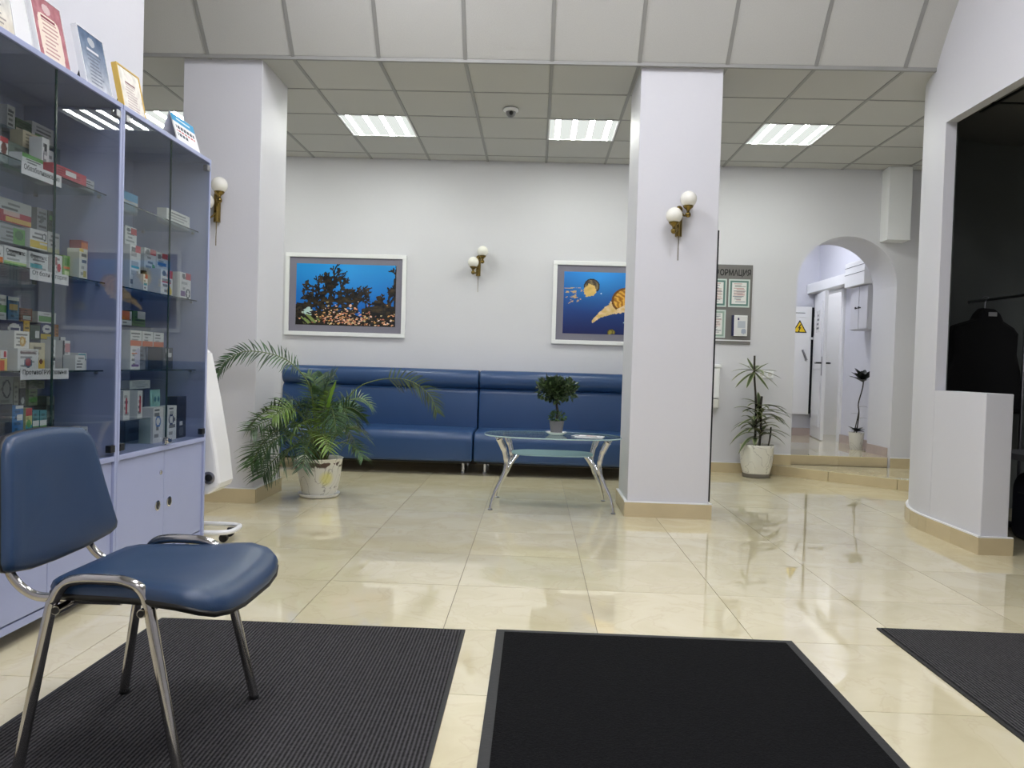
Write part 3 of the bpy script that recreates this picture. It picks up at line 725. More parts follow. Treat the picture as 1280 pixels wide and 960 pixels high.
def picture(x0, x1, z0, z1, func, label, dz=0):
    y = 8.078
    t = thing('framed_picture', label, 'picture', ((x0+x1)/2, y, z0))
    fw = .042
    m = MB(); 
    m.box(x0, x1, y-.03, y, z0, z0+fw); m.box(x0, x1, y-.03, y, z1-fw, z1); m.box(x0, x0+fw, y-.03, y, z0+fw, z1-fw); m.box(x1-fw, x1, y-.03, y, z0+fw, z1-fw)
    obj('frame', m, WHITE, t, bev=.003)
    obj('mount', B(x0+fw, x1-fw, y-.014, y, z0+fw, z1-fw), mat('grey_mount', (126, 124, 138), .8), t)
    px0, px1, pz0, pz1 = x0+.113, x1-.105, z0+.11, z1-.108
    paint('print', px1-px0, pz1-pz0, 168, 102, func, t, (px0, y-.015, pz0), Xv, Zv, PRINTG)
picture(-2.605, -1.348, 1.28, 2.132, coral, 'white framed print of dark branching coral under blue water')
picture(.164, 1.421, 1.268, 2.12, jelly, 'white framed print of golden jellyfish in deep blue water')

# ---- wall lamps
def sconce(x, y, z, label):
    t = thing('wall_lamp', label, 'wall lamp', (x, y, z), 'brass wall lamps with two globes')
    obj('back_plate', MB().tube([(x, y-.02, z), (x, y-.02, z+.19)], .024, 16), BRASS, t, smooth=50)
    obj('plate_cap', MB().sphere((x, y-.02, z+.19), .024, 16, 8), BRASS, t, smooth=80)
    obj('pull_rod', MB().tube([(x, y-.03, z+.01), (x, y-.03, z-.165)], .0028, 6), BRASS, t)
    for dx, dz in ((.046, .243), (-.047, .13)):
        gx_, gy_, gz_ = x+dx, y-.10, z+dz
        arm = obj('arm', MB().tube(crv([(x, y-.03, gz_-.06), (x+dx*.5, y-.07, gz_-.105), (gx_, gy_, gz_-.105)], 5), .007, 8), BRASS, t, smooth=60)
        obj('ball', MB().sphere((gx_, gy_, gz_-.105), .02, 14, 8), BRASS, arm, smooth=80)
        obj('cup', MB().lathe([(.008, -.095), (.012, -.075), (.018, -.068), (.032, -.056), (.036, -.045), (.03, -.044)], (gx_, gy_, gz_), 20), BRASS, arm, smooth=50)
        obj('globe', MB().sphere((gx_, gy_, gz_), .056, 24, 16), OPAL, t, smooth=80)
sconce(-2.262, 5.485, 1.975, 'brass wall lamp with two white globes on the column by the palm')
sconce(-.607, 8.08, 1.94, 'brass wall lamp with two white globes between the two sea pictures')
sconce(.967, 5.485, 1.955, 'brass wall lamp with two white globes on the column by the table')

# ---- ceiling camera
t = thing('security_camera', 'small dome security camera on the grid ceiling', 'camera', (-.254, 6.40, ZC-.07))
obj('base', MB().lathe([(.05, .064), (.062, .058), (.062, .045), (.04, .036)], (-.254, 6.40, ZC-.07), 20), WHITE, t, smooth=40)
obj('dome', MB().sphere((-.254, 6.40, ZC-.035), .042, 18, 10), mat('grey_plastic', (120, 120, 122), .4), t, smooth=80)
obj('lens', MB().sphere((-.25, 6.365, ZC-.05), .018, 12, 8), BLACK, t, smooth=80)

# ---- information board
bx0, bx1, bz0, bz1 = 1.69, 2.195, 1.318, 2.125; by = 8.078
t = thing('information_board', 'grey information board with document pockets beside the column', 'notice board', ((bx0+bx1)/2, by, bz0))
obj('board', B(bx0, bx1, by-.012, by, bz0, bz1), mat('board_grey', (116, 114, 112), .5), t, bev=.002)
obj('rail', B(bx0, bx1, by-.018, by-.012, bz0+.03, bz0+.042), WHITE, t)
text('lettering', 'ИНФОРМАЦИЯ', t, (bx0+.03, by-.013, bz1-.125), Xv, Zv, bx1-bx0-.05, .082, INK, .022)
def docf(border, lines, seed):
    def f(U, V):
        r = random.Random(seed); c = np.full((len(U), 3), 226.); c[:, 2] = 224
        e = (U < .1) | (U > .9) | (V < .07) | (V > .93); c[e] = border
        for k in range(lines):
            v = .86-.75*k/lines; a, b = sorted((r.uniform(.14, .4), r.uniform(.6, .86))); m_ = (U > a) & (U < b) & (abs(V-v) < .016); c[m_] = r.choice([(170, 172, 172), (200, 172, 170), (150, 158, 166)])
        m_ = (abs(U-.5) < .28) & (abs(V-.5) < .09); c[m_] = c[m_]*.75+np.array((206, 150, 146))*.25
        return c
    return f
for k, (dx, dz, bc, nm) in enumerate(((.03, .375, (96, 132, 126), 'pocket'), (.265, .375, (96, 132, 126), 'pocket'), (.03, .06, (150, 172, 160), 'pocket'))):
    x0_, z0_ = bx0+dx, bz0+dz
    p = obj(nm, B(x0_, x0_+.215, by-.018, by-.012, z0_, z0_+.285), mat('clear_pocket', (206, 218, 214), .15), t)
    paint('document', .185, .255, 20, 28, docf(bc, 14, k+3), p, (x0_+.015, by-.0185, z0_+.015), Xv, Zv)
o = thing('booklet_holder', 'white booklet with navy spine in a holder on the grey information board', 'booklet', (2.08, by-.012, 1.40))
obj('booklet', B(2.005, 2.15, by-.045, by-.013, 1.40, 1.61), WHITE, o, bev=.002)
obj('spine', B(1.998, 2.015, by-.047, by-.013, 1.40, 1.61), mat('navy_spine', (40, 44, 84), .5), o)
def bkf(U, V):
    c = np.full((len(U), 3), 218.); c[(abs(U-.55) < .3) & (abs(V-.55) < .18)] = (180, 186, 196); c[(np.hypot(U-.3, (V-.85)*1.4) < .08)] = (40, 46, 90)
    c[(abs(V-.33) < .012) & (U > .2)] = (120, 124, 140); c[(np.hypot(U-.75, (V-.2)*1.3) < .2)] = (164, 172, 190); return c
paint('cover_print', .125, .19, 16, 24, bkf, o, (2.02, by-.0455, 1.41), Xv, Zv)
# ---- wall dispenser and socket right of the column
t = thing('wall_dispenser', 'slim white dispenser on the wall beside the column', 'dispenser', (1.80, 8.04, .66))
obj('body', B(1.71, 1.885, 7.99, 8.079, .76, 1.07), WHITE, t, bev=.012)
obj('lid', B(1.70, 1.897, 7.98, 8.079, 1.07, 1.105), WHITE, t, bev=.008)
obj('tray', B(1.74, 1.88, 7.98, 8.079, .66, .75), mat('offwhite', (214, 212, 206), .4), t, bev=.01)
t = thing('wall_socket', 'double white wall socket behind the tall striped plant', 'socket', (2.37, 8.08, .98))
for x in (2.325, 2.405): 
    p = obj('plate', B(x-.038, x+.038, 8.066, 8.079, .98, 1.056), WHITE, t, bev=.004)
    obj('insert', MB().lathe([(.022, 0), (.022, .003)], (x, 8.066, 1.018), 16, ax='y'), mat('offwhite', (214, 212, 206), .4), p)

# ---- floor mats
def floor_mat_thing(x0, x1, y0, y1, m, label, bw):
    t = thing('floor_mat', label, 'floor mat', ((x0+x1)/2, (y0+y1)/2, 0), 'dark entrance mats')
    obj('pile', B(x0+bw, x1-bw, y0+bw, y1-bw, .001, .009), m, t)
    for a in ((x0, x1, y0, y0+bw), (x0, x1, y1-bw, y1), (x0, x0+bw, y0+bw, y1-bw), (x1-bw, x1, y0+bw, y1-bw)):
        obj('edging', B(*a, .0, .006), RUBBER, t)
floor_mat_thing(-1.425, -.236, 1.15, 2.995, RIB, 'grey ribbed entrance mat under the blue chair', .014)
floor_mat_thing(-.116, 1.020, 1.1, 3.014, PLUSH, 'plain black plush entrance mat lying between the two ribbed grey mats', .032)
floor_mat_thing(1.428, 2.62, 1.3, 3.213, RIB, 'grey ribbed entrance mat lying towards the cloakroom wall', .014)

# ---- chair
YC = 2.06
t = thing('office_chair', 'blue leatherette visitor chair with chrome tube frame on the ribbed mat', 'chair', (-1.0, YC, .008))
hw = [(-1.185, .12), (-1.178, .17), (-1.15, .2), (-1.08, .212), (-1.0, .216), (-.92, .228), (-.87, .25), (-.82, .262), (-.77, .255), (-.742, .225), (-.728, .17), (-.722, .09)]
outl = [(x, -h) for x, h in hw]+[(x, h) for x, h in reversed(hw)]
def seatsurf(dz, sc, z0):
    out = []
    for x, h in outl:
        xx = -.95+(x+.95)*sc; yy = h*sc
        drop = -.03*max(0, (xx+.86)/.13)**2 if xx > -.86 else 0
        out.append((xx, YC+yy, z0+drop+.012*abs(yy/.25)**2))
    return out
Z0 = .420
secs = [seatsurf(0, .2, Z0-.004), seatsurf(0, .90, Z0-.004), seatsurf(0, .975, Z0), seatsurf(0, 1.008, Z0+.008), seatsurf(0, 1.012, Z0+.014), seatsurf(0, 1.0, Z0+.018), seatsurf(0, .5, Z0+.012)]
mb = MB().loft(secs)
obj('seat_shell', mb, BLACK, t, smooth=50)
secs = [seatsurf(0, 1.0, Z0+.016), seatsurf(0, 1.005, Z0+.026), seatsurf(0, .985, Z0+.040), seatsurf(0, .94, Z0+.049), seatsurf(0, .8, Z0+.053), seatsurf(0, .5, Z0+.050), seatsurf(0, .15, Z0+.047)]
obj('seat', MB().loft(secs), CHBLUE, t, smooth=60)
# backrest
bo = []
prof = [(a_*.93, b_) for a_, b_ in [(-.205, .775), (-.19, .80), (-.165, .815), (-.09, .822), (0, .825), (.09, .822), (.165, .815), (.19, .80), (.205, .775), (.232, .66), (.258, .56), (.268, .525), (.262, .508), (.24, .497), (.13, .478), (0, .472), (-.13, .478), (-.24, .497), (-.262, .508), (-.268, .525), (-.258, .56), (-.232, .66)]]
def backsec(dx, sc):
    out = []
    for y, z in prof:
        yy = y*sc; zz = .65+(z-.65)*sc
        x = -1.285-.12*(zz-.5)+.55*yy*yy+dx
        out.append((x, YC+yy, zz))
    return out
obj('backrest_shell', MB().loft([backsec(-.026, .1), backsec(-.026, .5), backsec(-.025, .9), backsec(-.022, .985), backsec(-.010, 1.012), backsec(.001, 1.012), backsec(.004, 1.0), backsec(-.006, .9), backsec(-.006, .5), backsec(-.006, .1)]), BLACK, t, smooth=50)
obj('backrest', MB().loft([backsec(-.004, .1), backsec(-.004, .5), backsec(-.003, .9), backsec(-.002, 1.0), backsec(.012, 1.003), backsec(.022, .97), backsec(.027, .9), backsec(.029, .7), backsec(.027, .4), backsec(.026, .1)]), CHBLUE, t, smooth=60)
for s in (-1, 1):
    y = YC+s*.222; yf = YC+s*.245
    path = [(-1.207, yf, .02), (-1.15, y+s*.003, .385), (-1.138, y, .435), (-1.112, y, .474), (-1.07, y, .487), (-1.0, y, .488), (-.965, y, .485), (-.926, y, .468), (-.905, y, .425), (-.895, y+s*.003, .38), (-.812, yf, .02)]
    sf = obj('side_frame', MB().tube(crv(path, 6), .0135, 12), CHROME2, t, smooth=60)
    for x in (-1.207, -.812):
        obj('foot_cap', MB().lathe([(.0145, 0), (.0155, .002), (.0152, .012), (.0135, .014)], (x, yf+s*.002, .0085), 14), BLACK, sf, smooth=40)
    obj('back_support', MB().tube(crv([(-1.0, YC+s*.17, .423), (-1.16, YC+s*.17, .423), (-1.225, YC+s*.17, .43), (-1.275, YC+s*.17, .47), (-1.297, YC+s*.17, .53), (-1.31, YC+s*.17, .60)], 6), .012, 12, sq=.75), CHROME2, t, smooth=60)
for x in (-1.128, -.92):
    obj('cross_bar', MB().tube([(x, YC-.232, .412), (x, YC+.232, .412)], .011, 10), CHROME2, t, smooth=50)
    for s in (-1, 1): obj('bar_plug', MB().tube([(x, YC+s*.232, .412), (x, YC+s*.2345, .412)], .0085, 10), BLACK, t)
# ---- glazed medicine cabinets
XF, XBK = -1.77, -2.18
SHELVES = (.96, 1.328, 1.696)
def cabinet(y0, y1, label):
    t = thing('display_cabinet', label, 'cabinet', ((XF+XBK)/2, (y0+y1)/2, 0), 'lavender glazed medicine cabinets')
    ym = (y0+y1)/2; T = .018; e = .002
    obj('side_panel', B(XBK, XF+.009, y0+e*.3, y0+T, .06, 2.06), CAB, t, bev=.0015); obj('side_panel', B(XBK, XF+.009, y1-T, y1-e*.3, .06, 2.06), CAB, t, bev=.0015)
    obj('top_panel', B(XBK, XF+.010, y0+e, y1-e, 2.06, 2.08), CAB, t, bev=.0015)
    obj('bottom_panel', B(XBK, XF-.02, y0+T, y1-T, .075, .095), CAB, t)
    obj('back_panel', B(XBK, XBK+.006, y0+T, y1-T, .095, 2.06), CABIN, t)
    obj('deck', B(XBK+.006, XF+.009, y0+T, y1-T, .575, .597), CAB, t, bev=.002)
    obj('plinth_rail', B(XF-.03, XF-.004, y0+e, y1-e, .06, .088), CAB, t)
    for x in (XBK+.05, XF-.06):
        for y in (y0+.08, y1-.08): obj('leg', MB().lathe([(.022, 0), (.022, .05), (.028, .055), (.028, .062)], (x, y, 0), 14), STEEL, t, smooth=40)
    for z in SHELVES:
        s = obj('glass_shelf', B(XBK+.02, XF-.045, y0+T+.002, y1-T-.002, z-.006, z), GLASSS, t)
        obj('shelf_edge', B(XF-.045, XF-.0445, y0+T+.002, y1-T-.002, z-.0055, z-.0005), GEDGE, s)
        for y in (y0+T, y1-T-.012):
            for x in (XBK+.06, XF-.08): obj('shelf_pin', B(x, x+.012, y, y+.012, z-.016, z-.006), STEEL, s)
    for i, (a, b) in enumerate(((y0+T+.002, ym-.0015), (ym+.0015, y1-T-.002))):
        d = obj('glass_door', B(XF+.0005, XF+.0055, a, b, .6, 2.056), GLASSD, t)
        ye = b if i == 0 else a
        obj('door_edge', B(XF, XF+.006, ye-.002, ye+.002, .6, 2.056), GEDGE, d)
        yh = a if i == 0 else b
        for z in (.615, 2.015):
            obj('hinge', B(XF-.012, XF+.012, (yh if i == 0 else yh-.035), (yh+.035 if i == 0 else yh), z, z+.03), STEEL if z > 1 else DARK, d, bev=.002)
    lk = obj('glass_lock', MB().lathe([(.012, 0), (.014, .004), (.014, .018), (.01, .022)], (XF+.006, ym-.02, .625), 14, ax='x'), CHROME, t, smooth=40)
    obj('lock_body', B(XF+.006, XF+.02, ym-.04, ym+.03, .607, .63), CHROME, t, bev=.003)
    for i, (a, b) in enumerate(((y0+T+.002, ym-.0015), (ym+.0015, y1-T-.002))):
        d = obj('lower_door', B(XF-.018, XF-.002, a, b, .095, .572), CAB, t, bev=.0015)
        yk = (b-.06 if i == 0 else a+.055)
        obj('finger_ring', MB().lathe([(.024, -.001), (.025, .003), (.019, .004), (.0185, .001)], (XF-.002, yk, .315), 20, ax='x'), CHROME, d, smooth=40)
        obj('finger_hole', MB().lathe([(.0185, 0), (.0185, .0016)], (XF-.002, yk, .315), 20, ax='x'), BLACK, d)
        if i == 0: obj('lock', MB().lathe([(.010, 0), (.011, .003), (.008, .006)], (XF-.002, b-.035, .47), 14, ax='x'), CHROME, d, smooth=40)
cabinet(2.37, 3.268, 'lavender glazed cabinet with printed shelf strips, behind the blue chair')
cabinet(3.27, 4.168, 'lavender glazed cabinet with few cartons, next to the white wheeled unit')

# shelf name strips
def strip(y0, y1, z0, z1, s, label):
    t = thing('shelf_strip', label, 'label strip', (-1.79, (y0+y1)/2, z0))
    obj('card', B(-1.8125, -1.811, y0, y1, z0, z1), WHITEG, t)
    text('lettering', s, t, (-1.8105, y0+.012, z0+.014), Yv, Zv, y1-y0-.024, (z1-z0)*.56)
strip(2.70, 2.93, 1.652, 1.695, 'Обезболивающие', 'white strip lettered for painkillers on the topmost glass shelf edge')
strip(2.755, 2.985, 1.288, 1.327, 'От боли в горле', 'white strip lettered for sore throat on the middle glass shelf edge')
strip(2.71, 2.995, .928, .968, 'ПротивоГРИппозные', 'white strip lettered for flu remedies on the lowest glass shelf edge')

# cartons: painted front, plain sides
W_, G_, DG, LG, R_, O_, Y_, GN, TL, BL, NV, BR, BE, PK, DK, PU = ((232,232,228),(196,198,196),(96,100,104),(216,218,216),(190,40,52),(226,122,52),(232,200,60),(96,160,74),(70,158,168),(52,110,176),(30,44,96),(112,58,46),(216,204,170),(214,150,150),(40,44,50),(120,84,140))
def carton(y0, y1, z0, z1, xf, body, marks, look, where, group, depth=.055, lines=4, seed=0, words=None):
    t = tag(bpy.data.objects.new('medicine_carton', None), look+' '+where, 'carton', group) if words else None
    nx, ny = 16, 20
    us = np.linspace(0, 1, nx+1); vs2 = np.linspace(0, 1, ny+1)
    U, V = np.meshgrid((us[:-1]+us[1:])/2, (vs2[:-1]+vs2[1:])/2); U = U.ravel(); V = V.ravel()
    c = np.tile(np.array(body, float), (len(U), 1)); r = random.Random(seed+int(y0*1000)+int(z0*77))
    for k in range(lines):
        v = .9-.8*(k+.5)/max(lines, 1); a = r.uniform(.08, .3); b = r.uniform(.5, .92); e = (abs(V-v) < .028) & (U > a) & (U < b); c[e] = np.array(body)*r.uniform(.5, .8)
    for mk in marks:
        if mk[0] == 'e': e = ((U-mk[1])/mk[3])**2+((V-mk[2])/mk[4])**2 < 1; c[e] = mk[5]
        else: e = (U >= mk[0]) & (U <= mk[1]) & (V >= mk[2]) & (V <= mk[3]); c[e] = mk[4]
    w2, h2 = y1-y0, z1-z0
    off = Vector((xf-depth/2, (y0+y1)/2, z0))
    vv = [(xf-off.x, y0+w2*a-off.y, z0+h2*b-off.z) for b in vs2 for a in us]
    ff = [(j*(nx+1)+i, j*(nx+1)+i+1, (j+1)*(nx+1)+i+1, (j+1)*(nx+1)+i) for j in range(ny) for i in range(nx)]
    n0 = len(vv); xb = xf-depth-off.x; xa = xf-off.x; ya, yb_, za, zb = y0-off.y, y1-off.y, 0, h2
    vv += [(xa,ya,za),(xa,yb_,za),(xa,yb_,zb),(xa,ya,zb),(xb,ya,za),(xb,yb_,za),(xb,yb_,zb),(xb,ya,zb)]
    ff += [tuple(n0+i for i in q) for q in ((5,4,7,6),(0,4,5,1),(1,5,6,2),(2,6,7,3),(3,7,4,0))]
    # tuck flap line on the side
    me = bpy.data.meshes.new('medicine_carton'); me.from_pydata(vv, [], ff); me.materials.append(PRINT)
    col = lin(np.clip(np.vstack([c, np.tile(np.array(body, float), (5, 1))]), 0, 255))
    a = me.color_attributes.new('Col', 'FLOAT_COLOR', 'CORNER'); cc_ = np.ones((len(ff)*4, 4)); cc_[:, :3] = np.repeat(col, 4, axis=0); a.data.foreach_set('color', cc_.ravel()); me.update()
    o = bpy.data.objects.new('medicine_carton', me); C.objects.link(o); o.location = off
    tag(o, look+' '+where, 'carton', group)
    if words:
        bpy.data.objects.remove(t)
        for s_, u0, u1, v0, v1, mm in words: text('lettering', s_, o, (xf+.0008, y0+w2*u0, z0+h2*v0), Yv, Zv, w2*(u1-u0), h2*(v1-v0), mm)
    return o
REDINK = mat('red_ink', (170, 36, 44), .6)
WA, GA = 'on the top shelf of the painkillers', 'painkiller cartons'
WB, GB = 'among the sore throat cartons', 'sore throat cartons'
WC, GC = 'among the flu remedies', 'flu remedy cartons'
WD, GD = 'on the bottom deck behind the chair', 'cartons on the bottom deck'
WE3 = 'in a row of three in the sparse cabinet'
WE, GE = 'in the sparsely filled cabinet', 'cartons in the sparsely filled cabinet'
S1, S2, S3 = .9605, 1.3285, 1.6965
def stand(y0, y1, z, x0, x1, name='shelf_riser', lab=None):
    tag(obj(name, MB().box(x0, x1, y0, y1, z-.004, z).box(x0, x1, y0, y0+.004, lab[1], z-.004).box(x0, x1, y1-.004, y1, lab[1], z-.004), GLASSS), lab[0], 'shelf riser')
stand(2.87, 3.225, 1.872, -2.14, -2.0, lab=('clear riser carrying three cartons behind the painkillers', S3))
stand(2.72, 3.19, 1.428, -2.10, -1.945, lab=('clear riser carrying a second tier of sore throat cartons', S2))
stand(2.86, 3.235, 1.078, -2.14, -1.985, lab=('clear riser carrying a second tier of flu remedies', S1))
stand(2.80, 3.19, .812, -2.14, -2.0, lab=('clear riser carrying grey cartons on the bottom deck', .5975))
stand(2.44, 3.03, .718, -1.985, -1.85, lab=('low clear riser carrying a row of narrow cartons', .5975))
stand(3.87, 4.145, 1.452, -2.12, -1.965, lab=('clear riser carrying red-cornered cartons in the sparse cabinet', S2))
stand(3.74, 4.02, 1.172, -2.15, -2.0, lab=('clear riser with an orange and a green carton', S1))
stand(3.50, 3.735, .727, -1.98, -1.85, lab=('low clear riser with two red-lettered cartons', .5975))
